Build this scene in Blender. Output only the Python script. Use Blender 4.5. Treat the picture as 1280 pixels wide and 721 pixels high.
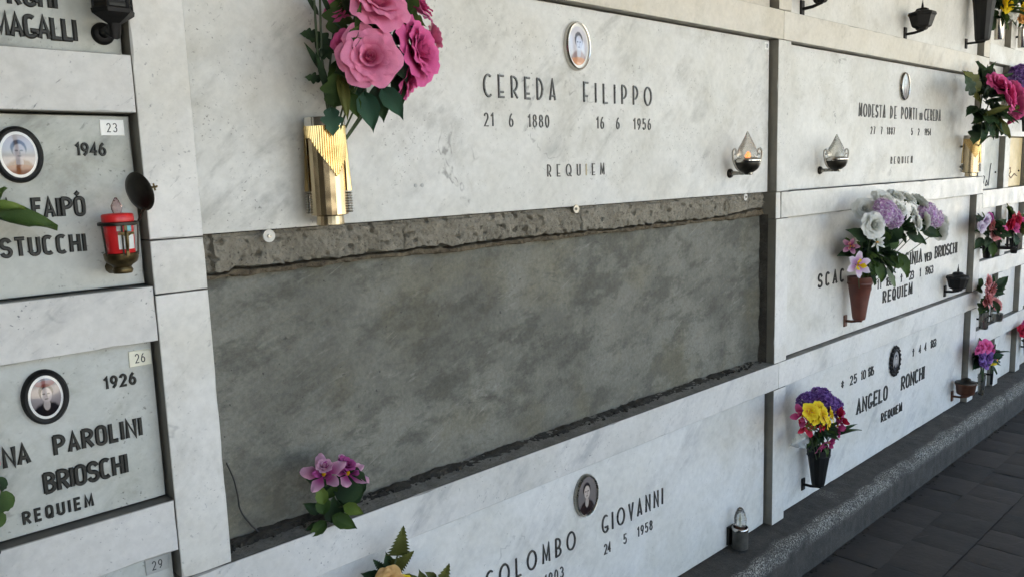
import bpy, math, random
from mathutils import Vector, Matrix, noise
random.seed(7)
for o in list(bpy.data.objects): bpy.data.objects.remove(o)
scn = bpy.context.scene
COL = scn.collection
R = math.radians
V = Vector

# ---------------------------------------------------------------- camera
CX, CY, F = 640.0, 360.5, 995.383
CAM = V((-0.56167, -1.39355, 1.45787))
az, el, ro = R(42.96857), R(-8.13211), R(-1.87579)
d_ = V((math.sin(az)*math.cos(el), math.cos(az)*math.cos(el), math.sin(el)))
r_ = d_.cross(V((0, 0, 1))).normalized(); u_ = r_.cross(d_)
r2 = math.cos(ro)*r_ + math.sin(ro)*u_; u2 = -math.sin(ro)*r_ + math.cos(ro)*u_
cam = bpy.data.cameras.new('camera'); camo = bpy.data.objects.new('camera', cam); COL.objects.link(camo)
m = Matrix((r2, u2, -d_)).transposed().to_4x4(); m.translation = CAM
camo.matrix_world = m
cam.sensor_width = 36; cam.lens = F/1280*36; cam.clip_start = .02; cam.clip_end = 3000
scn.camera = camo
# ---------------------------------------------------------------- light
w = bpy.data.worlds.new('World'); scn.world = w; w.use_nodes = True
nt = w.node_tree; bg = nt.nodes['Background']
sky = nt.nodes.new('ShaderNodeTexSky'); sky.sky_type = 'NISHITA'; sky.sun_disc = False
SUN_EL, SUN_AZ = 58, -20            # degrees; the sun stands behind the wall, the arcade is in open shade
sky.sun_elevation = R(SUN_EL); sky.sun_rotation = R(SUN_AZ); sky.air_density = 1.0; sky.dust_density = 3.0; sky.ozone_density = .9
nt.links.new(sky.outputs[0], bg.inputs[0]); bg.inputs[1].default_value = 0.15
sl = bpy.data.lights.new('sun', 'SUN'); sl.energy = 3.5; sl.angle = R(.6); sl.color = (1, .95, .86)
so = bpy.data.objects.new('sun', sl); COL.objects.link(so)
sd = V((math.sin(R(SUN_AZ))*math.cos(R(SUN_EL)), math.cos(R(SUN_AZ))*math.cos(R(SUN_EL)), math.sin(R(SUN_EL))))
so.rotation_euler = sd.to_track_quat('Z', 'Y').to_euler(); so.location = (0, 8, 12)
vs = scn.view_settings; vs.view_transform = 'Standard'; vs.look = 'None'; vs.gamma = 1; vs.use_curve_mapping = False
vs.exposure = 2.72

# ---------------------------------------------------------------- helpers
def at(px, py, Y):
    v = d_ + r2*((px-CX)/F) - u2*((py-CY)/F)
    return CAM + v*((Y-CAM.y)/v.y)

class MB:
    def __init__(s): s.v = []; s.f = []; s.sm = []; s.a = []
    def add(s, vs, fs, smooth=False, att=None):
        b = len(s.v); s.v += [tuple(x) for x in vs]; s.a += (att if att else [0.0]*len(vs))
        s.f += [tuple(i+b for i in f) for f in fs]; s.sm += [smooth]*len(fs); return s
    def box(s, x0, x1, y0, y1, z0, z1, c=0.0):
        if c <= 0:
            vs = [(x, y, z) for x in (x0, x1) for y in (y0, y1) for z in (z0, z1)]
            return s.add(vs, [(0,1,3,2),(4,6,7,5),(0,4,5,1),(2,3,7,6),(0,2,6,4),(1,5,7,3)])
        # worn front edge: the chamfer round the front face varies along the perimeter
        st = .025; per = []
        nx = max(2, min(90, int((x1-x0)/st))); nz = max(2, min(40, int((z1-z0)/st)))
        for i in range(nx): per.append((x0+(x1-x0)*i/nx, z0, 0, 1 if i else 1, 1 if i == 0 else 0))
        for i in range(nz): per.append((x1, z0+(z1-z0)*i/nz, -1, 0, 1 if i == 0 else 0))
        for i in range(nx): per.append((x1-(x1-x0)*i/nx, z1, 0, -1, 1 if i == 0 else 0))
        for i in range(nz): per.append((x0, z1-(z1-z0)*i/nz, 1, 0, 1 if i == 0 else 0))
        n = len(per); A = []; B = []; D = []; sd = random.random()*50
        for k, (x, z, nx_, nz_, cor) in enumerate(per):
            q = noise.noise(V((k*.37+sd, sd, 1.7))); w_ = c*(.7+.3*abs(q)) + (c*1.2 if q > .42 else 0)
            if cor:
                sx = 1 if x == x0 else -1; sz = 1 if z == z0 else -1
                A.append((x+sx*w_*1.2, y0, z+sz*w_*1.2)); B.append((x+sx*c*.2, y0+w_, z+sz*c*.2)); D.append((x, y1, z))
            else:
                A.append((x+nx_*w_, y0, z+abs(nz_)*(w_ if z == z0 else -w_))); B.append((x, y0+w_, z)); D.append((x, y1, z))
        fs = [tuple(range(n)), tuple(range(3*n-1, 2*n-1, -1))]
        for k in (0, n):
            for i in range(n):
                j = (i+1) % n; fs.append((k+i, k+n+i, k+n+j, k+j))
        return s.add(A+B+D, fs)
    def lathe(s, prof, n=24, c=(0,0,0), mat=None, smooth=True, cap=True, sq=None):
        vs = []; fs = []
        for (r, z) in prof:
            for i in range(n):
                a = 2*math.pi*i/n
                k = sq(i, z) if sq else 1
                vs.append(V((r*k*math.cos(a), r*k*math.sin(a), z)))
        for j in range(len(prof)-1):
            for i in range(n):
                i2 = (i+1) % n; fs.append((j*n+i, j*n+i2, (j+1)*n+i2, (j+1)*n+i))
        if cap:
            fs.append(tuple(range(n))[::-1]); fs.append(tuple((len(prof)-1)*n+i for i in range(n)))
        if mat: vs = [mat @ p for p in vs]
        vs = [p+V(c) for p in vs]
        return s.add(vs, fs, smooth)
    def tube(s, pts, rad, n=8, smooth=True):
        pts = [V(p) for p in pts]; vs = []; fs = []
        up = V((.13, .31, .94))
        for i, p in enumerate(pts):
            t = (pts[min(i+1, len(pts)-1)] - pts[max(i-1, 0)]).normalized()
            a = t.cross(up)
            if a.length < 1e-3: a = t.cross(V((1, 0, 0)))
            a.normalize(); b = t.cross(a)
            r = rad[i] if isinstance(rad, (list, tuple)) else rad
            for k in range(n):
                an = 2*math.pi*k/n; vs.append(p + a*(r*math.cos(an)) + b*(r*math.sin(an)))
        for j in range(len(pts)-1):
            for k in range(n):
                k2 = (k+1) % n; fs.append((j*n+k, j*n+k2, (j+1)*n+k2, (j+1)*n+k))
        fs.append(tuple(range(n))[::-1]); fs.append(tuple((len(pts)-1)*n+k for k in range(n)))
        return s.add(vs, fs, smooth)
    def grid(s, nu, nv, fn, smooth=True, att=False):
        vs = []; fs = []; at_ = []
        for j in range(nv+1):
            for i in range(nu+1):
                vs.append(fn(i/nu, j/nv)); at_.append(j/nv)
        for j in range(nv):
            for i in range(nu):
                a = j*(nu+1)+i; fs.append((a, a+1, a+nu+2, a+nu+1))
        return s.add(vs, fs, smooth, at_)
    def mesh(s, name, mat):
        me = bpy.data.meshes.new(name); me.from_pydata(s.v, [], s.f)
        me.polygons.foreach_set('use_smooth', s.sm)
        at_ = me.attributes.new('pv', 'FLOAT', 'POINT'); at_.data.foreach_set('value', s.a)
        me.materials.append(mat); me.update()
        if any(s.sm): me.set_sharp_from_angle(angle=R(55))
        return me
    def build(s, name, mat, parent=None, loc=(0,0,0), rot=None):
        return link(name, s.mesh(name, mat), parent, loc, rot)

def link(name, me, parent=None, loc=(0,0,0), rot=None, scale=None):
    o = bpy.data.objects.new(name, me); COL.objects.link(o)
    o.location = loc
    if rot is not None:
        if isinstance(rot, Matrix): o.rotation_euler = rot.to_euler()
        else: o.rotation_euler = rot
    if scale is not None: o.scale = (scale,)*3 if not isinstance(scale, (tuple, list)) else scale
    if parent: o.parent = parent
    return o
def tag(o, label, cat, group=None):
    o['label'] = label; o['category'] = cat
    if group: o['group'] = group
    return o
def thing(name, label, cat, loc, group=None):
    o = bpy.data.objects.new(name, None); COL.objects.link(o); o.location = loc; o.empty_display_size = .05
    return tag(o, label, cat, group)
def structure(o, kind='structure'): o['kind'] = kind; return o

# ---------------------------------------------------------------- materials
def lin(r, g, b): return tuple(((c/255)/12.92 if c/255 < .04045 else ((c/255+.055)/1.055)**2.4) for c in (r, g, b)) + (1,)
class NT:
    def __init__(s, name):
        s.m = bpy.data.materials.new(name); s.m.use_nodes = True; s.t = s.m.node_tree
        s.b = s.t.nodes['Principled BSDF']; s.out = s.t.nodes['Material Output']
    def n(s, ty, ins=None, **kw):
        nd = s.t.nodes.new('ShaderNode'+ty)
        for k, v in kw.items(): setattr(nd, k, v)
        for k, v in (ins or {}).items():
            if hasattr(v, 'is_output'): s.t.links.new(v, nd.inputs[k])
            else: nd.inputs[k].default_value = v
        return nd
    def set(s, k, v):
        if hasattr(v, 'is_output'): s.t.links.new(v, s.b.inputs[k])
        else: s.b.inputs[k].default_value = v
    def math(s, op, a, b=0.0, c=0.0, clamp=False):
        nd = s.n('Math', {0: a, 1: b, 2: c}, operation=op); nd.use_clamp = clamp; return nd.outputs[0]
    def ramp(s, x, lo, hi, a=0.0, b=1.0):
        return s.n('MapRange', {0: x, 1: lo, 2: hi, 3: a, 4: b}, interpolation_type='SMOOTHSTEP').outputs[0]
    def mix(s, f, a, b, mode='MIX'):
        nd = s.n('Mix', {0: f}, data_type='RGBA', blend_type=mode)
        for i, x in ((6, a), (7, b)):
            if hasattr(x, 'is_output'): s.t.links.new(x, nd.inputs[i])
            else: nd.inputs[i].default_value = x
        return nd.outputs[2]
    def coord(s, rnd=True, rot=None, scale=None):
        c = s.n('TexCoord').outputs['Object']
        if rnd:
            oi = s.n('ObjectInfo').outputs['Random']
            c = s.n('VectorMath', {0: c, 1: s.n('VectorMath', {0: s.n('CombineXYZ', {0: oi, 1: s.math('MULTIPLY', oi, 3.7), 2: s.math('MULTIPLY', oi, 7.3)}).outputs[0], 1: (23, 23, 23)}, operation='MULTIPLY').outputs[0]}, operation='ADD').outputs[0]
        if rot or scale:
            if rot: c = s.n('Mapping', {0: c, 2: rot}).outputs[0]
            if scale: c = s.n('Mapping', {0: c, 3: scale}).outputs[0]
        return c
    def noise(s, c, scale, detail=4, rough=.55, dist=0.0):
        return s.n('TexNoise', {'Vector': c, 'Scale': scale, 'Detail': detail, 'Roughness': rough, 'Distortion': dist}).outputs[0]
    def bump(s, h, strength, dist=.002):
        s.set('Normal', s.n('Bump', {'Height': h, 'Strength': strength, 'Distance': dist}).outputs[0])

def marble(name, base, warm, vein, veins=.6, spots=.5, streak=.5, rough=.42, topdirt=False, cloud=.5, grime=.3):
    t = NT(name); c = t.coord()
    n1 = t.noise(c, 1.9, 5, .55, .6); v1 = t.ramp(t.math('ABSOLUTE', t.math('SUBTRACT', n1, .48)), 0, .005, 1, 0)
    mask = t.math('MULTIPLY', t.ramp(t.noise(c, 3.3, 3), .54, .64), t.ramp(t.noise(c, 40, 3), .4, .6))
    v1 = t.math('MULTIPLY', t.math('MULTIPLY', v1, mask), veins*.8)
    col = t.mix(t.ramp(t.noise(c, 3.1, 5, .6, .4), .35, .7), base, warm)
    cd_ = t.coord(rot=(0, R(40), 0), scale=(.9, 1, 2.6)); cl = t.ramp(t.noise(cd_, 5.0, 8, .66, .25), .47, .70)
    cl = t.math('MULTIPLY', cl, t.ramp(t.noise(c, 3.6, 3), .42, .60, .2, 1)); cl = t.math('MULTIPLY', cl, t.math('ADD', .35, t.n('ObjectInfo').outputs['Random'])); col = t.mix(t.math('MULTIPLY', cl, cloud), col, vein)
    cs = t.coord(rot=(0, R(46), 0), scale=(34, 30, 110)); st = t.ramp(t.noise(cs, 1.0, 4, .65, .6), .61, .78)
    st = t.math('MULTIPLY', t.math('MULTIPLY', st, t.ramp(t.noise(c, 8, 3), .46, .58)), streak)
    sp = t.math('MULTIPLY', t.ramp(t.noise(c, 150, 3, .6), .62, .72), spots)
    sp = t.math('MULTIPLY', sp, t.ramp(t.noise(c, 13, 3), .44, .6))
    f = t.math('MAXIMUM', t.math('MAXIMUM', v1, st), sp)
    dark = tuple(x*.6 for x in vein[:3]) + (1,)
    col = t.mix(f, col, dark)
    grime_ = t.ramp(t.noise(c, 6.2, 8, .72, .5), .50, .76); col = t.mix(t.math('MULTIPLY', grime_, grime), col, lin(132, 126, 106))
    fine = t.ramp(t.noise(c, 55, 6, .7), .3, .7, .93, 1.05); col = t.mix(1.0, col, t.n('CombineXYZ', {0: fine, 1: fine, 2: fine}).outputs[0], 'MULTIPLY')
    # faces not turned to the walk are mixed to a darker grey
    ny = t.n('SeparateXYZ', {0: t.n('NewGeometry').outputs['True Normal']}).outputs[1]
    side_grey = t.ramp(ny, -.75, -.55); col = t.mix(side_grey, col, t.mix(t.noise(c, 30, 5), lin(104, 100, 90), lin(136, 132, 120)))
    if topdirt:
        g = t.n('NewGeometry').outputs['Normal']; z = t.n('SeparateXYZ', {0: g}).outputs[2]
        dn = t.math('MULTIPLY', t.ramp(z, .5, .9), t.ramp(t.noise(c, 30, 5), .2, .5, .75, 1))
        col = t.mix(dn, col, lin(86, 84, 78))
    t.set('Base Color', col); t.set('Roughness', t.ramp(t.noise(c, 14, 5), .3, .7, rough-.08, rough+.16))
    t.b.inputs['Specular IOR Level'].default_value = .4
    t.bump(t.noise(c, 40, 6), .12, .001)
    return t.m
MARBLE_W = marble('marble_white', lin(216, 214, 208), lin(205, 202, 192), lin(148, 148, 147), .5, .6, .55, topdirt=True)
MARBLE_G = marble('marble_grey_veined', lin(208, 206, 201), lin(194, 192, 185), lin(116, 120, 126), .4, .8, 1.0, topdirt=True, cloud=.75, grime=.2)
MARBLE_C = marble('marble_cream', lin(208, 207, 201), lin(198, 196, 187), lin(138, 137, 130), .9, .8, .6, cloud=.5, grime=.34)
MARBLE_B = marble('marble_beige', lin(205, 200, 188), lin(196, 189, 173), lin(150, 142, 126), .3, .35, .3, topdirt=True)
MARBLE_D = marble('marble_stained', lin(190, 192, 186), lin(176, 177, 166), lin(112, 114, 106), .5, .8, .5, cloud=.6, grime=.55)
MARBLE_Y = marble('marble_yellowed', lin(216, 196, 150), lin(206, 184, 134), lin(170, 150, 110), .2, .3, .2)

def simple(name, col, rough=.5, metal=0.0, var=.12, scale=30, bump=0.0, spec=None, sub=None):
    t = NT(name); c = t.coord()
    n = t.noise(c, scale, 5)
    t.set('Base Color', t.mix(t.ramp(n, .3, .7), tuple(x*(1-var) for x in col[:3])+(1,), tuple(min(1, x*(1+var)) for x in col[:3])+(1,)))
    t.set('Roughness', t.ramp(n, .25, .75, max(0, rough-.08), min(1, rough+.08))); t.set('Metallic', metal)
    if spec is not None: t.set('Specular IOR Level', spec)
    if bump: t.bump(t.noise(c, scale*2, 5), bump, .001)
    return t.m
LETTER_BLACK = simple('letter_black_bronze', lin(44, 44, 40), .5, .4, .3, 200, .3)
LETTER_STEEL = simple('letter_steel', lin(104, 103, 100), .33, .85, .25, 120)
LETTER_WHITE = simple('letter_bare', lin(214, 200, 168), .5)
BLACK_IRON = simple('black_iron', lin(20, 19, 18), .55, 0, .3, 60, .3, .25)
DARK_BRONZE = simple('dark_bronze', lin(44, 41, 34), .42, .6, .35, 40, .3)
OLD_BRASS = simple('old_brass', lin(88, 75, 48), .4, .8, .4, 60, .2)
BRASS = simple('polished_brass', lin(210, 182, 128), .17, 1.0, .06, 30)
VASE_BODY = simple('vase_body', lin(192, 174, 142), .2, 1.0, .06, 30)
CHROME = simple('chrome', lin(196, 192, 184), .16, 1.0, .06, 30)
STEEL = simple('dull_steel', lin(150, 147, 138), .3, .9, .2, 40)
COPPER_BROWN = simple('brown_copper', lin(96, 62, 46), .45, .35, .3, 60, .3)
TERRACOTTA = simple('terracotta_plastic', lin(94, 50, 38), .5, 0, .2, 25, .2)
BLACK_PLASTIC = simple('black_plastic', lin(15, 16, 16), .5, 0, .2, 30, .2, .3)
RED_PLASTIC = simple('red_plastic', lin(205, 38, 40), .35, 0, .1, 30)
WHITE_PAPER = simple('white_paper', lin(220, 220, 214), .6)
TEAL_PAPER = simple('teal_paper', lin(110, 180, 186), .6)
PLATE_WHITE = simple('plate_white', lin(236, 235, 228), .35, 0, .03, 60)
PLATE_CREAM = simple('plate_cream', lin(226, 222, 200), .4, 0, .03, 60)
PLATE_GREY = simple('plate_grey', lin(168, 168, 162), .4, 0, .06, 60)
INK = simple('ink', lin(52, 52, 52), .6)
CERAMIC = simple('ceramic_white', lin(228, 226, 220), .15, 0, .03, 30)
ZINC = simple('zinc_washer', lin(196, 192, 182), .55, .1, .06, 80)
CUP_GREY = simple('cup_grey', lin(84, 82, 76), .45, .5, .2, 50, .2)
CABLE = simple('cable_black', lin(40, 38, 36), .6)
def glass(name, col, rough=.08, tw=1.0):
    t = NT(name); t.set('Base Color', col); t.set('Transmission Weight', tw); t.set('Roughness', rough); t.set('IOR', 1.4)
    c = t.coord(); t.bump(t.noise(c, 110, 2), .9, .004); return t.m
GLASS = glass('flame_glass', (.86, .85, .78, 1), .25, .8)
BULB_GLASS = glass('bulb_glass', (.80, .80, .76, 1), .06)
def emit(name, col, s):
    t = NT(name); t.set('Base Color', col); t.set('Emission Color', col); t.set('Emission Strength', s); return t.m
GLOW = emit('lit_filament', (1, .25, .04, 1), .35)

def petal_mat(name, inner, outer, trans=.3, rough=.55, mid=None):
    t = NT(name); a = t.n('Attribute', attribute_name='pv').outputs['Fac']; c = t.coord()
    col = t.mix(t.ramp(a, .15, 1.0), inner, outer)
    col = t.mix(t.math('MULTIPLY', t.ramp(t.noise(c, 60, 4), .4, .7), .25), col, tuple(x*.6 for x in inner[:3])+(1,))
    t.set('Base Color', col); t.set('Roughness', rough); t.set('Specular IOR Level', .25); t.bump(t.noise(t.coord(scale=(6, 6, 1)), 9, 5), .25, .02)
    tr = t.n('BsdfTranslucent', {'Color': col}).outputs[0]
    mx = t.n('MixShader', {0: trans, 1: t.b.outputs[0], 2: tr}).outputs[0]
    t.t.links.new(mx, t.out.inputs[0]); return t.m
PINK = petal_mat('petal_rose_pink', lin(224, 100, 150), lin(242, 152, 188))
MAGENTA = petal_mat('petal_magenta', lin(190, 48, 116), lin(230, 108, 168))
HOTPINK = petal_mat('petal_hot_pink', lin(196, 40, 110), lin(236, 110, 170))
WHITE_P = petal_mat('petal_white', lin(196, 200, 182), lin(234, 234, 228))
LILAC = petal_mat('petal_lilac', lin(188, 138, 194), lin(230, 220, 231))
PURPLE = petal_mat('petal_purple', lin(76, 44, 116), lin(146, 108, 178))
YELLOW = petal_mat('petal_yellow', lin(222, 170, 16), lin(240, 216, 40))
ORANGE = petal_mat('petal_apricot', lin(206, 130, 60), lin(236, 196, 130))
RED_P = petal_mat('petal_red', lin(150, 16, 40), lin(204, 44, 76))
SALMON = petal_mat('petal_salmon', lin(182, 84, 88), lin(222, 152, 150))
ORCHID = petal_mat('petal_orchid', lin(160, 60, 124), lin(220, 172, 196))
ORCHID_D = petal_mat('petal_orchid_deep', lin(128, 30, 96), lin(176, 82, 146))
SILVER_L = simple('silver_leaf', lin(140, 140, 132), .4, .5, .3, 200, .5)
LEAF_D = petal_mat('leaf_dark', lin(38, 56, 36), lin(58, 82, 50), .15, .5)
LEAF_B = petal_mat('leaf_bluish', lin(42, 72, 54), lin(68, 102, 78), .15, .5)
LEAF_M = petal_mat('leaf_green', lin(52, 74, 32), lin(80, 104, 50), .2, .5)
LEAF_L = petal_mat('leaf_light', lin(92, 114, 48), lin(124, 144, 70), .25, .5)
LEAF_O = petal_mat('leaf_olive', lin(74, 78, 34), lin(112, 116, 60), .2, .5)
STEM = simple('stem_green', lin(58, 74, 42), .6)

def concrete_mat():
    t = NT('concrete_plaster'); c = t.coord(False)
    a = t.noise(c, 3.0, 7, .62, .2); b = t.noise(t.coord(False, rot=(0, R(12), 0), scale=(1, 1, 1.8)), 8, 8, .68, .15)
    col = t.mix(t.ramp(a, .36, .64), lin(90, 89, 79), lin(116, 115, 104))
    col = t.mix(t.math('MULTIPLY', t.ramp(b, .47, .60), .6), col, lin(72, 71, 62))
    ol = t.ramp(t.noise(c, 4.3, 5, .6, .2), .48, .66); col = t.mix(t.math('MULTIPLY', ol, .4), col, lin(110, 104, 80))
    for ang, sx, sz, sd_, lo_, st_, cc in ((18, 2.2, 8, 7.0, .55, .40, lin(142, 140, 131)), (-8, 3.0, 13, 6.0, .55, .45, lin(64, 62, 53)), (30, 3, 80, 2.4, .60, .5, lin(160, 157, 147)), (-24, 2.5, 60, 2.2, .62, .4, lin(66, 64, 55)), (62, 4, 90, 2.0, .66, .5, lin(168, 165, 156))):
        q = t.ramp(t.noise(t.coord(False, rot=(0, R(ang), 0), scale=(sx, 1, sz)), sd_ if sz < 20 else sd_, 7, .68, .25), lo_, lo_+.12)
        q = t.math('MULTIPLY', q, t.ramp(t.noise(c, 3.1+sx, 4, .6), .44, .60)); col = t.mix(t.math('MULTIPLY', q, st_), col, cc)
    gr = t.ramp(t.noise(c, 110, 6, .75), .3, .7, .80, 1.16); col = t.mix(1.0, col, t.n('CombineXYZ', {0: gr, 1: gr, 2: gr}).outputs[0], 'MULTIPLY')
    pit = t.ramp(t.noise(c, 70, 3), .71, .76); col = t.mix(t.math('MULTIPLY', pit, .7), col, lin(52, 51, 46))
    t.set('Base Color', col); t.set('Roughness', t.ramp(b, .3, .7, .55, .8))
    t.bump(t.math('ADD', t.math('ADD', t.noise(c, 25, 8, .65), t.noise(t.coord(False, rot=(0, R(25), 0), scale=(4, 4, 60)), 1.5, 5)), t.math('MULTIPLY', pit, -.8)), .6, .006); return t.m
CONCRETE = concrete_mat()
def mortar_mat(name, c1, c2, c3):
    t = NT(name); c = t.coord(False)
    n = t.noise(c, 16, 8, .7, .5); col = t.mix(t.ramp(n, .35, .65), c1, c2)
    g = t.ramp(t.noise(c, 170, 5, .75), .54, .66); col = t.mix(t.math('MULTIPLY', g, .8), col, c3); g2 = t.ramp(t.noise(c, 24, 6, .7), .60, .76); col = t.mix(t.math('MULTIPLY', g2, .4), col, c3)
    l = t.ramp(t.noise(c, 130, 4, .7), .60, .70); col = t.mix(t.math('MULTIPLY', l, .5), col, tuple(min(1, x*1.7) for x in c2[:3])+(1,))
    t.set('Base Color', col); t.set('Roughness', .92); t.bump(t.noise(c, 140, 6, .75), 1.0, .009); return t.m
MORTAR = mortar_mat('mortar_tan', lin(134, 127, 111), lin(158, 151, 135), lin(70, 64, 53))
MORTAR_D = mortar_mat('mortar_dark', lin(96, 84, 66), lin(124, 112, 90), lin(46, 38, 29))
LEDGE = mortar_mat('ledge_cement', lin(128, 125, 116), lin(156, 153, 143), lin(80, 77, 70))
DIRT = mortar_mat('dirt_ledge', lin(58, 54, 47), lin(80, 76, 67), lin(32, 29, 24))
CORE = mortar_mat('wall_core', lin(60, 58, 54), lin(80, 78, 72), lin(34, 32, 28))

def kerb_mat():
    t = NT('kerb_worn_grit'); c = t.coord(False); x, y, z = (t.n('SeparateXYZ', {0: c}).outputs[i] for i in range(3))
    n = t.noise(c, 20, 6, .65); col = t.mix(t.ramp(n, .3, .7), lin(54, 51, 46), lin(73, 69, 62))
    dist = t.math('ADD', y, t.math('MULTIPLY', t.math('SUBTRACT', t.noise(c, 5, 4, .6), .5), .10))
    band = t.math('MULTIPLY', t.ramp(dist, -.132, -.110), t.ramp(dist, -.090, -.072, 1, 0))
    top = t.ramp(z, .085, .115); band = t.math('MULTIPLY', t.math('MULTIPLY', band, top), t.ramp(t.noise(c, 7, 5, .65, .6), .34, .50, .25, 1))
    spk = t.ramp(t.noise(c, 190, 4, .75), .48, .60)
    spk2 = t.math('MULTIPLY', t.ramp(t.noise(c, 170, 2), .66, .72), .5)
    patch = t.math('MULTIPLY', t.ramp(t.noise(c, 3.5, 4, .6, .5), .6, .72), .45)
    f = t.math('MULTIPLY', spk, t.math('MAXIMUM', band, patch)); f = t.math('MAXIMUM', t.math('MULTIPLY', f, 1.0), t.math('MULTIPLY', spk2, .35))
    col = t.mix(f, col, lin(172, 169, 158))
    t.set('Base Color', col); t.set('Roughness', .85); t.bump(t.noise(c, 130, 6, .7), 1.0, .006); return t.m
KERB = kerb_mat()
def paving_mat():
    t = NT('paving_dark_stone'); c = t.coord(); n = t.noise(c, 9, 7, .65, .4)
    oi = t.n('ObjectInfo').outputs['Random']
    col = t.mix(t.ramp(n, .3, .7), lin(29, 28, 26), lin(44, 42, 38)); col = t.mix(oi, col, t.mix(.5, col, lin(72, 66, 60)))
    sc = t.ramp(t.noise(t.coord(rot=(0, 0, R(30)), scale=(4, 60, 1)), 1.4, 3), .68, .76); col = t.mix(t.math('MULTIPLY', sc, .35), col, lin(110, 108, 102))
    t.set('Base Color', col); t.set('Roughness', .75); t.bump(t.noise(c, 45, 6), .4, .004); return t.m
PAVING = paving_mat()
JOINT = simple('joint_dirt', lin(33, 32, 28), .9, 0, .3, 60, .5)
GRAVEL = simple('courtyard_gravel', lin(196, 188, 170), .9, 0, .15, 4, .3)
ROOF = simple('roof_plaster', lin(168, 160, 146), .85, 0, .05, 3)
SHADE_STONE = simple('shade_wall_stone', lin(98, 94, 86), .85, 0, .2, 3, .3)  # dark, so the added wall on the left throws back little light
SOIL = simple('crumbs', lin(48, 46, 40), .95, 0, .4, 80, .5)

# ---------------------------------------------------------------- wall module sizes (metres)
PILL = .0927
ROWS = [(.1530, .6636), (.7600, 1.2752), (1.3676, 1.8794), (1.9758, 2.4876)]
RAILS = [(.6636, .7600), (1.2752, 1.3676), (1.8794, 1.9758), (2.4876, 2.5840)]
BAY = [(0.0, 2.0), (2.0871, 4.0861)]
SMALL_RAILS = [(.437, .533), (.817, .912), (1.196, 1.292), (1.577, 1.671), (1.957, 2.052), (2.337, 2.432)]
SMALL_ROWS = [(.153, .437)] + [(SMALL_RAILS[i][1], SMALL_RAILS[i+1][0]) for i in range(5)]
G = .0008          # half joint

# ---------------------------------------------------------------- ground, floor, portico
MB().add([(-900,-900,-.06),(900,-900,-.06),(900,900,-.06),(-900,900,-.06)], [(0,1,2,3)]).build('ground', GRAVEL)['kind'] = 'structure'
fl = MB().box(-4, 12, -3.3, .3, -.2, -.006).build('floor', JOINT); structure(fl)
b = MB().box(-4, 12, -3.6, 1.2, 3.05, 3.3); rf = b.build('portico_roof', ROOF); structure(rf)
for x in (-3.2, 0.2, 3.6, 7.0, 10.4):
    b = MB(); b.box(x-.2, x+.2, -3.3, -2.9, -.05, 3.05, .02); b.box(x-.26, x+.26, -3.36, -2.84, 2.85, 3.04, .01); b.build('added_column', ROOF, rf)  # out of view, added as dark stripes for the brass to reflect
b = MB().box(-2.1, -1.8, -3.6, .72, -.1, 3.05); b.build('added_shade_wall', SHADE_STONE, rf)  # unseen wall, added to darken the faces turned left
# paving stones: rows parallel to the wall, staggered
ps = []
for k in range(5):
    L = (.205, .19, .235, .25, .17)[k]; W = .19
    def top(u, v, L=L, W=W, k=k):
        x = (u-.5)*(L-.002); y = (v-.5)*(W-.004); e = min(u, 1-u, v, 1-v)
        z = .0016*noise.noise(V((u*4+k*9, v*4, k*3.3))) - (.003 if e < .001 else 0)
        return (x + .002*noise.noise(V((v*5, k, 2.2)))*(1 if e < .2 else 0), y + .002*noise.noise(V((u*5, k, 5.2)))*(1 if e < .2 else 0), z)
    b = MB(); b.grid(6, 5, top); ps.append((L, b.mesh('paving_stone', PAVING)))
for j, y0 in enumerate([-.115-.17+.19, -.285, -.475, -.655, -.845, -1.035]):
    x = (1.80, 1.80, 1.86, 1.78, 1.9, 1.83)[j]; rr = random.Random(40+j)
    while x < (6.4 if j < 4 else 4.2):
        L, me = ps[rr.randrange(5)]
        if j == 0: y = -.20
        else: y = y0-.095
        link('paving_stone', me, fl, (x+L/2, y, rr.uniform(-.0015, .0008)), (rr.uniform(-.006, .006), rr.uniform(-.005, .005), 0))
        x += L
# plain continuation of the paving out of the picture
MB().add([(-4,-3.3,-.003),(1.78,-3.3,-.003),(1.78,-.115,-.003),(-4,-.115,-.003)], [(0,1,2,3)]).build('paving_bed', PAVING, fl)
MB().add([(1.78,-3.3,-.003),(12,-3.3,-.003),(12,-1.14,-.003),(1.78,-1.14,-.003)], [(0,1,2,3)]).build('paving_bed', PAVING, fl)
# kerb with rounded worn edge
def kerb(u, v):
    x = -3+u*13
    P = [(.10, .150), (.03, .150), (-.04, .1492), (-.080, .1475), (-.098, .1440), (-.107, .138), (-.112, .128), (-.1145, .112), (-.1155, .07), (-.116, .02), (-.118, -.01)]
    i = min(int(v*10+1e-6), 10); y, z = P[i]
    k = .003*noise.noise(V((x*7, y*30, z*30))) + .0025*noise.noise(V((x*30, y*60, z*60))) + .0018*noise.noise(V((x*90, y*120, z*120)))
    if 1 < i < 10: y += k; z += k*.8
    return (x, y, z)
structure(MB().grid(1500, 10, kerb).build('kerb', KERB))
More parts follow.
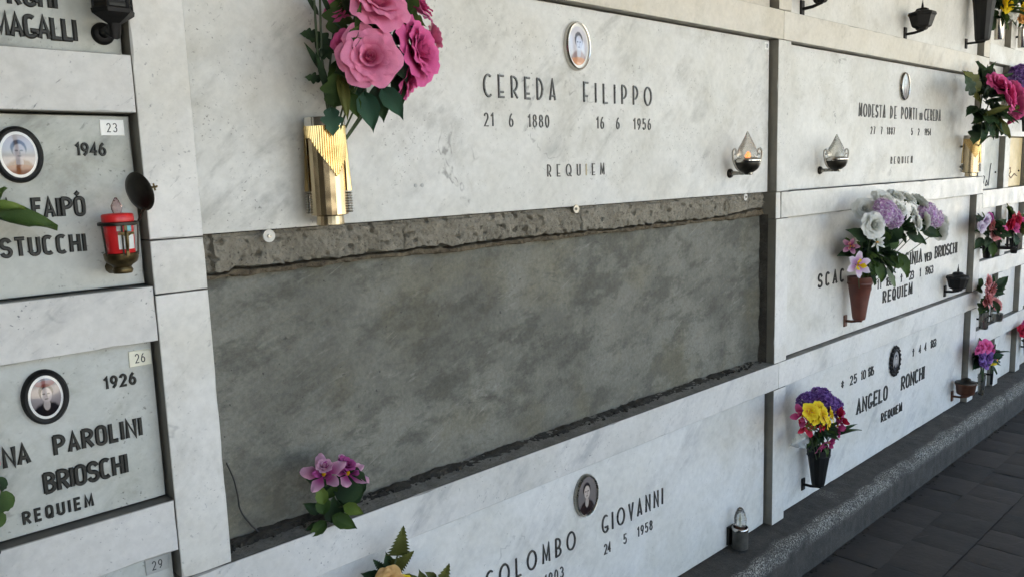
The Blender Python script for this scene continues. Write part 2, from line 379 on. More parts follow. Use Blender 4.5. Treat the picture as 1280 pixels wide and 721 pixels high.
# crumbs and moss at the foot of the kerb
b = MB(); rr = random.Random(5)
for i in range(260):
    x = rr.uniform(1.9, 5.2); 
    if noise.noise(V((x*4, 0, 0))) < -.1 and rr.random() < .7: continue
    s = rr.uniform(.002, .007); y = -.122-abs(rr.gauss(0, .012)); n0 = len(b.v)
    vs = [(x+s*math.cos(a)*rr.uniform(.6, 1.3), y+s*math.sin(a)*rr.uniform(.6, 1.3), -.004+s*h) for h, a in [(0, 0), (0, 2.1), (0, 4.2), (.9, .5), (.8, 2.9), (.7, 4.6)]]
    b.add(vs, [(0,1,4,3), (1,2,5,4), (2,0,3,5), (3,4,5)])
o = b.build('dirt_crumbs', SOIL); o['kind'] = 'stuff'; o['label'] = 'dark crumbs of dirt and moss along the foot of the kerb'; o['category'] = 'dirt'

# ---------------------------------------------------------------- the burial wall
wall = thing('burial_wall', 'tall white marble burial wall of pillars and rails framing the tomb slabs', 'wall', (2, .04, 0))
wall['kind'] = 'thing'
WO = V((2, .04, 0))
def wpiece(name, x0, x1, z0, z1, mat, y0=0.0, y1=.07, c=.0016, par=wall, off=WO):
    cx, cz = (x0+x1)/2, (z0+z1)/2
    b = MB(); b.box(x0-cx+G, x1-cx-G, y0, y1, z0-cz+G, z1-cz-G, c)
    return b.build(name, mat, par, V((cx, 0, cz)) - V((off.x, off.y, 0)))
b = MB(); b.box(-4, 12, .095, .7, 0, 3.05); b.build('core', CORE, wall, -WO)
b = MB(); b.box(-4, 12, .02, .7, 2.5845, 3.05); b.build('parapet', ROOF, wall, -WO)
# pillars
for pi, (px0, px1) in enumerate([(-PILL, 0.0), (2.0, 2.0871), (4.0861, 4.1773)]):
    for ri, (z0, z1) in enumerate(ROWS):
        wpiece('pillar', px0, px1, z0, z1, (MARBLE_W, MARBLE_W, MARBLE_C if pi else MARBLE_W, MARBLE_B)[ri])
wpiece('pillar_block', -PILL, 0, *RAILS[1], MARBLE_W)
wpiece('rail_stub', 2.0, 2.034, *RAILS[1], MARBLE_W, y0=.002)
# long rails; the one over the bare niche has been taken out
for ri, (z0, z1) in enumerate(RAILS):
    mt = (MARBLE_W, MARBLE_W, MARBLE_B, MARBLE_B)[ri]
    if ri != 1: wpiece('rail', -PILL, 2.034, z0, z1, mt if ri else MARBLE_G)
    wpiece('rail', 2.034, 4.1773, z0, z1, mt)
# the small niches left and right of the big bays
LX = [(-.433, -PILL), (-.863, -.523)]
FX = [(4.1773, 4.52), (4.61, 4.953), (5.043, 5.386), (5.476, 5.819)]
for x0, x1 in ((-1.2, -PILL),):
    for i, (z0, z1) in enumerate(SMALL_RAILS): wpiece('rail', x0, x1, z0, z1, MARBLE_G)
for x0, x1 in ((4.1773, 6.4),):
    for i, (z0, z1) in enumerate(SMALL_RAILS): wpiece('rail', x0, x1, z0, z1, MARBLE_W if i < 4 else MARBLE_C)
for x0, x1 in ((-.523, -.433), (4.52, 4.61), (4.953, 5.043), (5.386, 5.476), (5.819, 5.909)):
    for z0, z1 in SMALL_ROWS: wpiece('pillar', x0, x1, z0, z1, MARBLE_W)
# filling behind the joints
b = MB(); b.box(-1.2, -.004, .072, .1, .15, 2.58); b.box(2.003, 6.4, .072, .1, .15, 2.58); b.box(-.004, 2.003, .1, .2, .15, 2.58); b.build('backing', CORE, wall, -WO)

# bare niche: trowelled concrete, broken mortar bed of the missing rail, dirt on the ledge
def conc(u, v):
    x = .002+u*1.996; z = .745+v*.56
    y = .078 + .005*noise.noise(V((x*2.2, 0, z*3))) + .0025*noise.noise(V((x*7, 4, z*16))) + .0008*noise.noise(V((x*40, 4, z*60)))
    if x > 1.96: y -= (x-1.96)*.5
    return (x, y, z)
niche = thing('bare_niche', 'bare grey concrete niche with rough broken mortar along its top, its marble slab missing', 'niche', (1, .08, .762))
NO = V((1, .08, .762))
MB().grid(160, 50, conc).build('concrete_face', CONCRETE, niche, -NO)
def slot(x):
    q = 1.303 + .009*noise.noise(V((x*2.3, 7, 0))) + .007*noise.noise(V((x*9, 3, 0))) + .006*noise.noise(V((x*33, 1, 0))) + .004*noise.noise(V((x*80, 6, 0)))
    if x < .09: q -= .010*(1-x/.09)
    if x > 1.75: q += .014*(x-1.75)/.25*(1+noise.noise(V((x*25, 4, 0))))
    return min(q, 1.335)
def mort(u, v):
    x = .001+u*1.998; lo = slot(x); z = 1.3668-(1.3668-lo)*min(1, v/.8)
    y = .037 + .006*noise.noise(V((x*5, 2, z*18))) + .005*noise.noise(V((x*24, 2, z*34))) + .0045*noise.noise(V((x*75, 2, z*80))) + .0025*noise.noise(V((x*170, 2, z*170)))
    if v > .8: y += (v-.8)/.2*.05; z += (v-.8)/.2*.004
    if v < .08: y += .005
    pt = noise.noise(V((x*55, 12, z*70)))
    if pt > .36: y += (pt-.36)*.055
    for k, xc in enumerate((.455, 1.03, 1.76, 1.88)):
        dd = abs(x-xc-.012*noise.noise(V((z*60, k*3.1, 0)))-.3*(z-1.33)*noise.noise(V((k*5.3, 0, 0))))
        if dd < .0032: y += .014*(1-dd/.0032)*(.4+.6*abs(noise.noise(V((z*40, k, 9)))))
    if x < .03 or x > 1.93: y += .016*abs(noise.noise(V((x*50, 8, z*60))))+.008
    return (x, min(y, .086), z)
MB().grid(900, 34, mort).build('mortar_bed', MORTAR, niche, -NO)
def mort2(u, v):
    x = .001+u*1.998; top = slot(x)-.0035-.004*abs(noise.noise(V((x*12, 31, 0))))
    lo = min(top-.004, 1.283 + .005*noise.noise(V((x*4, 17, 0))) + .005*noise.noise(V((x*25, 3, 8))) + .003*noise.noise(V((x*80, 3, 8))))
    z = top-(top-lo)*v
    y = .050 + .009*noise.noise(V((x*14, 22, z*40))) + .006*noise.noise(V((x*60, 2, z*80))) + .003*noise.noise(V((x*150, 2, z*150)))
    y += .035*(max(0, .22-v)/.22) + .034*max(0, v-.78)/.22
    return (x, y, z)
MB().grid(800, 14, mort2).build('mortar_under', MORTAR_D, niche, -NO)
b = MB(); b.box(.001, 1.999, .084, .099, 1.27, 1.3668); b.build('mortar_back', DIRT, niche, -NO)
def ledge(u, v):
    x = .002+u*1.996; y = .002+v*.085
    h = max(0, v-.45)/.55; k = .5+.5*noise.noise(V((x*6, 1, 0))) + .35*noise.noise(V((x*31, 3, 0)))
    z = .7605 + .002*v + h*h*.004*max(.15, k) + (.0025*noise.noise(V((x*70, y*90, 0))) + .0012*noise.noise(V((x*200, y*200, 4))))*(v > .05)
    return (x, y, max(z, .7604))
MB().grid(460, 16, ledge).build('dirty_ledge', LEDGE, niche, -NO)
def rubble(u, v):
    x = .002+u*1.996; k = max(.12, .45+.75*noise.noise(V((x*5, 1, 0)))+.5*noise.noise(V((x*23, 3, 0))))
    y = .040+.012*noise.noise(V((x*9, 2, 0)))+.004*noise.noise(V((x*50, 2, 0)))+v*.042
    z = .7595+.013*k*math.sin(min(1, v*1.6)*math.pi/2)+(.004*noise.noise(V((x*60, y*80, 0)))+.002*noise.noise(V((x*170, y*170, 4))))*(v > .02)
    return (x, y, z)
MB().grid(480, 12, rubble).build('rubble_ridge', DIRT, niche, -NO)
def rside(u, v):
    z = .76+v*.53; y = .03+u*.056
    return (1.9985 - .006*u - .008*u*abs(noise.noise(V((z*14, y*40, 0)))) - .004*u*noise.noise(V((z*60, y*60, 0))), y, z)
MB().grid(8, 80, rside).build('side_mortar', DIRT, niche, -NO)
b = MB(); rr = random.Random(9)
for i in range(120):
    x = rr.uniform(.01, 1.98) if i < 60 else (rr.uniform(.01, .3) if i < 95 else rr.uniform(1.6, 1.98)); s = rr.uniform(.0015, .006); y = rr.uniform(.03, .072)
    vs = [(x+s*math.cos(a)*rr.uniform(.6, 1.3), y+s*math.sin(a)*rr.uniform(.6, 1.3), .762+s*h) for h, a in [(0, 0), (0, 2.1), (0, 4.2), (1.1, .5), (1., 2.9), (.9, 4.6)]]
    b.add(vs, [(0,1,4,3), (1,2,5,4), (2,0,3,5), (3,4,5)])
o = b.build('rubble_crumbs', DIRT, niche, -NO); o['kind'] = 'stuff'

# ---------------------------------------------------------------- lettering
def arc(cx, cy, rx, ry, a0, a1, n=9): return [(cx+rx*math.cos(R(a0+(a1-a0)*i/n)), cy+ry*math.sin(R(a0+(a1-a0)*i/n))) for i in range(n+1)]
def bowl(y0, y1, W):
    r = (y1-y0)/2; rx = min(W*.75, r*1.1); return [(0, y1)] + arc(W-rx, (y0+y1)/2, rx, r, 90, -90) + [(0, y0)]
def glyph(ch, st):
    deco = st == 'deco'
    W = {'bold': .44, 'deco': .37, 'roman': .58}[st]; lo = .24 if deco else .5
    ry = .5 if deco else W*.5
    def ov(a0, a1, W=W):   # rounded capsule or full ellipse, going counter-clockwise from a0 to a1
        if deco: return arc(W/2, .5, W/2, .5, a0, a1, 22)
        out = []
        for i in range(29):
            a = a0+(a1-a0)*i/28; x = W/2+W/2*math.cos(R(a)); s = math.sin(R(a))
            out.append((x, .5 + (W/2*s + (.5-W/2)*max(-1, min(1, s*2.2)))))
        return out
    if ch in 'OQ' and deco: W = .62
    S = {
    'A': ([[(0,0),(W/2,1),(W,0)], [(W*.16,.3 if not deco else .2),(W*.84,.3 if not deco else .2)]], W),
    'B': ([[(0,0),(0,1)], bowl(.54 if not deco else .45,1,W*.9), bowl(0,.54 if not deco else .45,W)], W),
    'C': ([ov(48,312) if not deco else arc(W*.75,.5,W*.75,.5,60,300,18)], W*(1 if not deco else 1.1)),
    'D': ([[(0,0),(0,1)], ([(0,1)]+arc(W*.45,.6,W*.55,.4,90,0)+arc(W*.45,.4,W*.55,.4,0,-90)+[(0,0)]) if not deco else [(0,1)]+arc(.05,.5,W*.85,.5,80,-80,14)+[(0,0)]], W),
    'E': ([[(W*.85,1),(0,1),(0,0),(W*.85,0)], [(0,lo),(W*.75,lo)]], W*.85),
    'F': ([[(W*.85,1),(0,1),(0,0)], [(0,lo+.06),(W*.7,lo+.06)]], W*.8),
    'G': ([ov(48,330) if not deco else arc(W*.75,.5,W*.75,.5,60,320,18), [(W*.6,.3),(W*1.2,.3),(W*1.2,.16)]], W*(1 if not deco else 1.2)),
    'H': ([[(0,0),(0,1)], [(W,0),(W,1)], [(0,lo),(W,lo)]], W),
    'I': ([[(0,0),(0,1)]], 0.0),
    'L': ([[(0,1),(0,0),(W*.8,0)]], W*.8),
    'M': ([[(0,0),(W*.1,1),(W*.65,.15),(W*1.2,1),(W*1.3,0)]], W*1.3),
    'N': ([[(0,0),(0,1),(W,0),(W,1)]], W),
    'O': ([ov(90,450,W)], W), '0': ([ov(90,450)], W),
    'P': ([[(0,0),(0,1)], bowl(.46 if not deco else .3,1,W)], W),
    'Q': ([ov(90,450,W), [(W*.55,.25),(W*1.02,-.04)]], W),
    'R': ([[(0,0),(0,1)], bowl(.48 if not deco else .32,1,W), [(W*.4,.48 if not deco else .32),(W,0)]], W),
    'S': ([arc(W/2,.74,W/2,.26,20,270,14)+arc(W/2,.24,W/2,.24,90,-160,14)[1:]], W),
    'T': ([[(0,1),(W,1)], [(W/2,1),(W/2,0)]], W),
    'U': ([[(0,1),(0,W/2)]+arc(W/2,W/2,W/2,W/2,180,360,10)+[(W,1)]], W),
    'V': ([[(0,1),(W/2,0),(W,1)]], W),
    'K': ([[(0,0),(0,1)], [(W,1),(0,.45),(W,0)]], W),
    '1': ([[(-.1,.8),(.08,1),(.08,0)]], .1), '2': ([arc(W/2,.72,W/2,.28,165,-30,12)+[(0,0),(W,0)]], W),
    '3': ([arc(W*.45,.76,W*.5,.24,150,-80,10)+arc(W*.45,.27,W*.55,.27,75,-150,12)], W),
    '4': ([[(W*.75,0),(W*.75,1),(0,.3),(W,.3)]], W), '5': ([[(W*.95,1),(W*.1,1),(W*.05,.55)]+arc(W*.45,.33,W*.55,.33,110,-150,12)], W),
    '6': ([arc(W/2,.3,W/2,.3,150,510,18), [(W*.06,.42),(W*.3,.8),(W*.7,1)]], W), '7': ([[(0,1),(W,1),(W*.3,0)]], W),
    '8': ([arc(W/2,.76,W*.42,.24,-90,270,16), arc(W/2,.27,W/2,.27,-90,270,16)], W), '9': ([arc(W/2,.7,W/2,.3,-30,330,18), [(W*.94,.58),(W*.7,.2),(W*.3,0)]], W),
    '-': ([[(0,.4),(W*.6,.4)]], W*.6), '.': ([[(0,0),(0,.1)]], 0.0),
    '*': ([[(W*.5,.1),(W*.5,.9)], [(W*.1,.3),(W*.9,.7)], [(W*.1,.7),(W*.9,.3)]], W),
    '+': ([[(W*.5,0),(W*.5,1)], [(W*.12,.68),(W*.88,.68)]], W),
    "'": ([[(0,1.16),(W*.3,1.3)]], W*.4),
    'n': ([[(0,0),(0,.6)], [(0,.45)]+arc(.14,.42,.14,.18,150,0,6)+[(.28,0)]], .28), 'i': ([[(0,0),(0,.6)]], 0.0),
    }[ch]
    strokes = [list(s) for s in S[0]]
    if st == 'roman':
        for s in list(strokes):
            for q in (s[0], s[-1]):
                if q[1] in (0, 1) and ch not in 'OQCGS0689523': strokes.append([(q[0]-.15, q[1]+(.035 if q[1] == 0 else -.035), 'thin'), (q[0]+.15, q[1]+(.035 if q[1] == 0 else -.035), 'thin')])
    return strokes, S[1]
GC = {}
STW = {'bold': .23, 'deco': .11, 'roman': .19}
def letter_mesh(ch, st, h, depth, mat):
    key = (ch, st, round(h, 4), mat.name)
    if key in GC: return GC[key]
    strokes, W = glyph(ch, st); b = MB()
    for si, s in enumerate(strokes):
        thin = len(s[0]) == 3; w_ = (.07 if thin else STW[st])*h
        ps_ = [V((p[0]*h, p[1]*h)) for p in s]
        closed = (ps_[0]-ps_[-1]).length < 1e-5 and len(ps_) > 3
        if closed: ps_ = ps_[:-1]
        n = len(ps_); d = depth*(1-.07*si); vs = []; fs = []
        for i in range(n):
            p = ps_[i]
            t0 = (p-ps_[i-1]) if (i > 0 or closed) else None; t1 = (ps_[(i+1) % n]-p) if (i < n-1 or closed) else None
            t0 = (t0 or t1).normalized(); t1 = (t1 or t0).normalized()
            n0 = V((-t0.y, t0.x)); n1 = V((-t1.y, t1.x)); mm = n0+n1
            if mm.length < 1e-4: mm = n0.copy()
            mm.normalize(); k = min(1.7, 1/max(.3, mm.dot(n0)))
            e = V((0, 0))
            if not closed and not thin: e = (-t1 if i == 0 else t0 if i == n-1 else V((0, 0)))*w_*.18
            for (a, y) in ((-.5, .0005), (-.5, -d*.55), (-.27, -d), (.27, -d), (.5, -d*.55), (.5, .0005)):
                q = p + mm*(a*w_*k) + e*(1 if abs(a) == .5 else .3); vs.append((q.x, y, q.y))
        m_ = n if closed else n-1
        for i in range(m_):
            j = (i+1) % n
            for k in range(5): fs.append((i*6+k, i*6+k+1, j*6+k+1, j*6+k))
        if not closed: fs += [tuple(range(6)), tuple((n-1)*6+k for k in range(6))[::-1]]
        b.add(vs, fs)
    GC[key] = b.mesh('letter', mat); return GC[key]
def word(par, off, txt, x0, x1, z, h, st, mat, depth=.004, y=.03, name='letter', bare=None):
    """set the letters of a word between x0 and x1, each letter a mesh under its slab"""
    ws = [0.28 if c == ' ' else glyph(c, st)[1] for c in txt]; sw = STW[st]
    n = len(txt); tot = sum(ws)*h; gap = ((x1-x0-sw*h)-tot)/max(1, n-1)
    x = x0+sw*h/2
    for i, c in enumerate(txt):
        if c != ' ':
            xx = x + (.1*h if c == '1' and i and False else 0)
            link('digit' if c.isdigit() else name, letter_mesh(c, st, h, depth, LETTER_WHITE if bare == i else mat), par, V((xx, y, z))-off)
        x += ws[i]*h+gap

# ---------------------------------------------------------------- tomb slabs
def slab(x0, x1, z0, z1, mat, label, group, gap=.004, right=None, y=.03):
    cx, cz = (x0+x1)/2, (z0+z1)/2
    o = V((cx, 0, z0))
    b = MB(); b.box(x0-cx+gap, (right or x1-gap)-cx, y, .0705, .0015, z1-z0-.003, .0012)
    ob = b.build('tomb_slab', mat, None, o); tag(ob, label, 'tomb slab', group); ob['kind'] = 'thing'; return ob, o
def ell(rx, rz, y, n=40): return [(rx*math.cos(2*math.pi*i/n), y, rz*math.sin(2*math.pi*i/n)) for i in range(n)]
def portrait_mat(name, rx, rz, bgc, hair, face, coat, tint=None, fx=0, fz=.12):
    t = NT(name); c = t.n('TexCoord').outputs['Object']; x, y, z = (t.n('SeparateXYZ', {0: c}).outputs[i] for i in range(3))
    nz = t.math('MULTIPLY', t.math('SUBTRACT', t.noise(c, 220, 3), .5), .35)
    x = t.math('DIVIDE', x, rx); z = t.math('DIVIDE', z, rz)
    def e(cx, cz, a, b, s=.22):
        q = t.math('ADD', t.math('POWER', t.math('ABSOLUTE', t.math('DIVIDE', t.math('SUBTRACT', x, cx), a)), 2), t.math('POWER', t.math('ABSOLUTE', t.math('DIVIDE', t.math('SUBTRACT', z, cz), b)), 2))
        return t.ramp(t.math('ADD', q, nz), 1-s, 1+s, 1, 0)
    col = t.mix(t.ramp(z, -1, 1), tuple(k*.8 for k in bgc[:3])+(1,), bgc)
    col = t.mix(e(fx, -.98, .82, .78), col, coat)
    col = t.mix(e(fx, -.32, .17, .26), col, tuple(k*.85 for k in face[:3])+(1,))
    col = t.mix(e(fx, fz+.14, .36, .36), col, hair)
    col = t.mix(e(fx+.02, fz, .28, .33, .25), col, face)
    for sx in (-.11, .12): col = t.mix(t.math('MULTIPLY', e(fx+sx, fz+.05, .08, .04), .7), col, hair)
    col = t.mix(t.math('MULTIPLY', e(fx, fz-.18, .1, .035), .55), col, hair)
    col = t.mix(t.math('MULTIPLY', e(fx+.04, fz-.04, .035, .1), .35), col, hair)
    if tint: col = t.mix(t.math('MULTIPLY', e(*tint[0]), tint[2]), col, tint[1])
    t.set('Base Color', col); t.set('Roughness', .12); t.set('Coat Weight', .5); return t.m
def oval_photo(par, off, x, z, rx, rz, ring, ringmat, pm, depth=.012, inner_white=True):
    rim = MB(); n = 40; k = [(1.0, .0005), (1.0, -depth*.55), (.97-ring*.3, -depth), (1-ring*.8, -depth*.95), (1-ring, -depth*.5), (1-ring, .0)]
    vs = []; fs = []
    for (s, y) in k:
        sx = rx*s if s > 1-ring*.5 else rx-(1-s)*rz*.9; sz = rz*s if s > 1-ring*.5 else rz-(1-s)*rz*.9
        vs += ell(sx, sz, y, n)
    for j in range(len(k)-1):
        for i in range(n): fs.append((j*n+i, j*n+(i+1) % n, (j+1)*n+(i+1) % n, (j+1)*n+i))
    rim.add(vs, fs, True); loc = V((x, .03, z))-off
    fr = rim.build('photo_frame', ringmat, par, loc)
    irx, irz = rx-ring*rz*.9, rz-ring*rz*.9
    def dome(s0, bulge, mat, nm):
        b = MB(); vs = [(0, -depth*.6-bulge, 0)]; fs = []
        rs = [(.5, .75), (.85, .28), (1.0, 0)]
        for s, q in rs: vs += ell(irx*s*s0, irz*s*s0, -depth*.6-bulge*q, n)
        for i in range(n): fs.append((0, 1+(i+1) % n, 1+i))
        for j in range(2):
            for i in range(n): fs.append((1+j*n+i, 1+j*n+(i+1) % n, 1+(j+1)*n+(i+1) % n, 1+(j+1)*n+i))
        b.add(vs, fs, True); b.build(nm, mat, fr)
    if inner_white: dome(1.03, .002, CERAMIC, 'ceramic_plaque'); dome(.96, .0036, pm, 'portrait')
    else: dome(1.03, .002, pm, 'portrait')
    return fr
def plate(par, off, txt, x0, x1, z0, z1, mat, y=.03):
    cx, cz = (x0+x1)/2, (z0+z1)/2; loc = V((cx, y, cz))-off
    b = MB(); b.box(x0-cx, x1-cx, -.0022, .001, z0-cz, z1-cz, .0012)
    p = b.build('number_plate', mat, par, loc); h = (z1-z0)*.52; wd = (x1-x0)
    n = len(txt); gp = wd*.26
    for i, c in enumerate(txt):
        link('digit', letter_mesh(c, 'deco', h, .0006, INK), p, ((i-(n-1)/2)*gp-.22*h, -.0023, -h/2))
    return p

# left column of small niches
ls, lo_ = slab(*LX[0], *SMALL_ROWS[4], MARBLE_D, 'small marble niche slab behind the black lantern at the top left corner', 'small niche slabs left')
word(ls, lo_, 'MAGALLI', -.279, -.162, 1.691, .030, 'bold', LETTER_BLACK)
word(ls, lo_, 'RGHI', -.255, -.186, 1.738, .030, 'bold', LETTER_BLACK)
ls, lo_ = slab(*LX[0], *SMALL_ROWS[3], MARBLE_D, 'small marble niche slab numbered 23 with oval portrait and red votive light', 'small niche slabs left')
plate(ls, lo_, '23', -.1435, -.106, 1.542, 1.568, PLATE_WHITE)
word(ls, lo_, '1946', -.182, -.137, 1.511, .018, 'bold', LETTER_BLACK)
word(ls, lo_, 'FAIPO', -.255, -.177, 1.416, .027, 'bold', LETTER_BLACK); word(ls, lo_, 'A', -.296, -.281, 1.416, .027, 'bold', LETTER_BLACK)
link('accent', letter_mesh("'", 'bold', .027, .004, LETTER_BLACK), ls, V((-.190, .03, 1.417))-lo_)
word(ls, lo_, 'STUCCHI', -.304, -.182, 1.358, .026, 'bold', LETTER_BLACK)
P1 = portrait_mat('portrait_pale_woman', .030, .036, lin(172, 166, 166), lin(62, 60, 70), lin(168, 160, 162), lin(120, 96, 78), ((0, -.72, .9, .30), lin(126, 72, 36), .85))
oval_photo(ls, lo_, -.2645, 1.512, .034, .043, .22, BLACK_IRON, P1)
ls, lo_ = slab(*LX[0], *SMALL_ROWS[2], MARBLE_D, 'small marble niche slab numbered 26 with black framed portrait of a person in dark clothes', 'small niche slabs left')
plate(ls, lo_, '26', -.1355, -.0985, 1.153, 1.181, PLATE_CREAM)
word(ls, lo_, '1926', -.177, -.1265, 1.1245, .0185, 'bold', LETTER_BLACK)
word(ls, lo_, 'NA', -.335, -.296, 1.031, .029, 'bold', LETTER_BLACK); word(ls, lo_, 'PAROLINI', -.264, -.125, 1.033, .029, 'bold', LETTER_BLACK)
word(ls, lo_, 'BRIOSCHI', -.284, -.154, .974, .030, 'bold', LETTER_BLACK); word(ls, lo_, 'REQUIEM', -.318, -.213, .932, .0185, 'bold', LETTER_BLACK)
P2 = portrait_mat('portrait_dark_coat', .028, .036, lin(140, 130, 130), lin(40, 30, 30), lin(180, 168, 164), lin(26, 20, 22), ((0, .62, .5, .14), lin(150, 70, 58), .6))
oval_photo(ls, lo_, -.2665, 1.131, .034, .0445, .24, BLACK_IRON, P2)
ls, lo_ = slab(*LX[0], *SMALL_ROWS[1], MARBLE_D, 'small marble niche slab numbered 29 at the lower left corner', 'small niche slabs left')
plate(ls, lo_, '29', -.1435, -.1025, .777, .806, PLATE_GREY)
ls, lo_ = slab(*LX[0], *SMALL_ROWS[0], MARBLE_D, 'lowest small marble niche slab beneath the slab numbered 29', 'small niche slabs left')
ls, lo_ = slab(*LX[0], *SMALL_ROWS[5], MARBLE_D, 'topmost small marble niche slab above the black lantern', 'small niche slabs left')

# middle bay
cs, co = slab(*BAY[0], *ROWS[2], MARBLE_C, 'long marble tomb slab with brass rose vase above the bare concrete niche', 'long tomb slabs', right=1.991)
word(cs, co, 'CEREDA', .693, .936, 1.640, .049, 'deco', LETTER_STEEL); word(cs, co, 'FILIPPO', 1.041, 1.334, 1.640, .049, 'deco', LETTER_STEEL)
for s_, a, e in (('21', .692, .722), ('6', .772, .788), ('1880', .838, .910), ('16', 1.094, 1.122), ('6', 1.174, 1.191), ('1956', 1.252, 1.329)): word(cs, co, s_, a, e, 1.572, .029, 'deco', LETTER_STEEL, .003)
word(cs, co, 'REQUIEM', .899, 1.121, 1.4495, .029, 'deco', LETTER_STEEL, .003, bare=4)
P3 = portrait_mat('portrait_faded_man', .042, .056, lin(206, 204, 210), lin(90, 92, 100), lin(178, 178, 190), lin(150, 130, 130), ((0, -.8, .9, .3), lin(206, 140, 90), .7))
oval_photo(cs, co, 1.016, 1.778, .047, .062, .13, CHROME, P3, .014)
plate(cs, co, '18', 1.958, 1.984, 1.846, 1.870, PLATE_WHITE)
b = MB()
for x in (.486, .504): b.lathe([(.0045, 0), (.0045, .0008), (.002, .0012)], 10, (x, .0295, 1.4405), Matrix.Rotation(R(90), 3, 'X'))
b.build('plugged_hole', PLATE_GREY, cs, -co)
c1, c1o = slab(*BAY[0], *ROWS[0], MARBLE_W, 'lowest long marble tomb slab with dark suited portrait and candle bulb lamp', 'long tomb slabs', right=1.991)
word(c1, c1o, 'COLOMBO', .640, .973, .430, .050, 'deco', LETTER_STEEL); word(c1, c1o, 'GIOVANNI', 1.085, 1.376, .430, .050, 'deco', LETTER_STEEL)
for s_, a, e in (('24', 1.093, 1.123), ('5', 1.182, 1.196), ('1958', 1.25, 1.322), ('1903', .850, .922)): word(c1, c1o, s_, a, e, .364, .029, 'deco', LETTER_STEEL, .003)
P4 = portrait_mat('portrait_young_man', .042, .056, lin(120, 112, 108), lin(44, 36, 34), lin(186, 172, 160), lin(42, 30, 28), fx=-.05, fz=.2)
oval_photo(c1, c1o, 1.016, .5685, .047, .0615, .12, STEEL, P4, .014, False)
slab(*BAY[0], *ROWS[3], MARBLE_B, 'top row marble tomb slab above the slab with the rose vase', 'long tomb slabs', right=1.991)
# right bay
r3, r3o = slab(*BAY[1], *ROWS[2], MARBLE_C, 'long marble tomb slab with empty chrome oval and urn lamp, right of the narrow pillar', 'long tomb slabs', right=4.078)
for s_, a, e in (('MODESTA', 2.70, 2.958), ('DE', 3.01, 3.076), ('PONTI', 3.128, 3.301), ('in', 3.34, 3.37), ('CEREDA', 3.396, 3.599)): word(r3, r3o, s_, a, e, 1.644, .049, 'deco', LETTER_STEEL)
for s_, a, e in (('27', 2.819, 2.862), ('7', 2.92, 2.944), ('1887', 2.985, 3.065), ('5', 3.25, 3.276), ('2', 3.328, 3.352), ('1954', 3.41, 3.483)): word(r3, r3o, s_, a, e, 1.575, .029, 'deco', LETTER_STEEL, .003)
word(r3, r3o, 'REQUIEM', 3.033, 3.274, 1.45, .029, 'deco', LETTER_STEEL, .003)
P5 = portrait_mat('empty_oval_mirror', .035, .05, lin(196, 196, 192), lin(170, 170, 168), lin(200, 200, 196), lin(150, 150, 148))
oval_photo(r3, r3o, 3.142, 1.782, .047, .061, .13, CHROME, P5, .014, False)
r2s, r2o = slab(*BAY[1], *ROWS[1], MARBLE_W, 'long marble tomb slab behind the terracotta vase of white and lilac flowers', 'long tomb slabs', right=4.078)
word(r2s, r2o, 'SCAC', 2.380, 2.607, .988, .048, 'roman', LETTER_BLACK); word(r2s, r2o, 'VIRGINIA', 3.096, 3.438, .984, .055, 'roman', LETTER_BLACK)
word(r2s, r2o, 'VED', 3.468, 3.561, .981, .036, 'roman', LETTER_BLACK); word(r2s, r2o, 'BRIOSCHI', 3.602, 3.912, .985, .052, 'roman', LETTER_BLACK)
for s_, a, e in (('25', 2.83, 2.875), ('11', 2.938, 2.975), ('1889', 3.03, 3.125), ('+', 3.185, 3.215), ('23', 3.29, 3.345), ('1', 3.42, 3.435), ('1963', 3.49, 3.59)): word(r2s, r2o, s_, a, e, .914, .036, 'roman', LETTER_BLACK, .003)
word(r2s, r2o, 'REQUIEM', 2.997, 3.332, .845, .048, 'roman', LETTER_BLACK)
r1, r1o = slab(*BAY[1], *ROWS[0], MARBLE_W, 'lowest long marble tomb slab behind the vase of purple and yellow flowers', 'long tomb slabs', right=4.076)
for s_, a, e in (('*', 2.606, 2.64), ('25', 2.69, 2.755), ('10', 2.80, 2.845), ('1916', 2.87, 2.929), ('+', 3.363, 3.395), ('4', 3.445, 3.475), ('4', 3.515, 3.545), ('1963', 3.60, 3.674)): word(r1, r1o, s_, a, e, .536, .036, 'roman', LETTER_BLACK, .003)
word(r1, r1o, 'ANGELO', 2.76, 3.086, .391, .060, 'roman', LETTER_BLACK); word(r1, r1o, 'RONCHI', 3.242, 3.53, .397, .060, 'roman', LETTER_BLACK)
word(r1, r1o, 'REQUIEM', 3.024, 3.261, .294, .037, 'roman', LETTER_BLACK)
P6 = portrait_mat('portrait_small_round', .035, .05, lin(170, 168, 166), lin(70, 68, 68), lin(190, 186, 182), lin(60, 58, 60))
fr = oval_photo(r1, r1o, 3.148, .555, .050, .060, .26, BLACK_IRON, P6, .014, False)
b = MB()
for i in range(18):
    a = 2*math.pi*i/18; b.lathe([(.004, 0), (.010, .004), (.006, .011), (.001, .013)], 8, (.052*math.cos(a), -.001, .064*math.sin(a)), Matrix.Rotation(R(90), 3, 'X'))
b.build('leaf_wreath', BLACK_IRON, fr)
slab(*BAY[1], *ROWS[3], MARBLE_C, 'top row marble tomb slab with two black iron lamps, upper right', 'long tomb slabs', right=4.078)
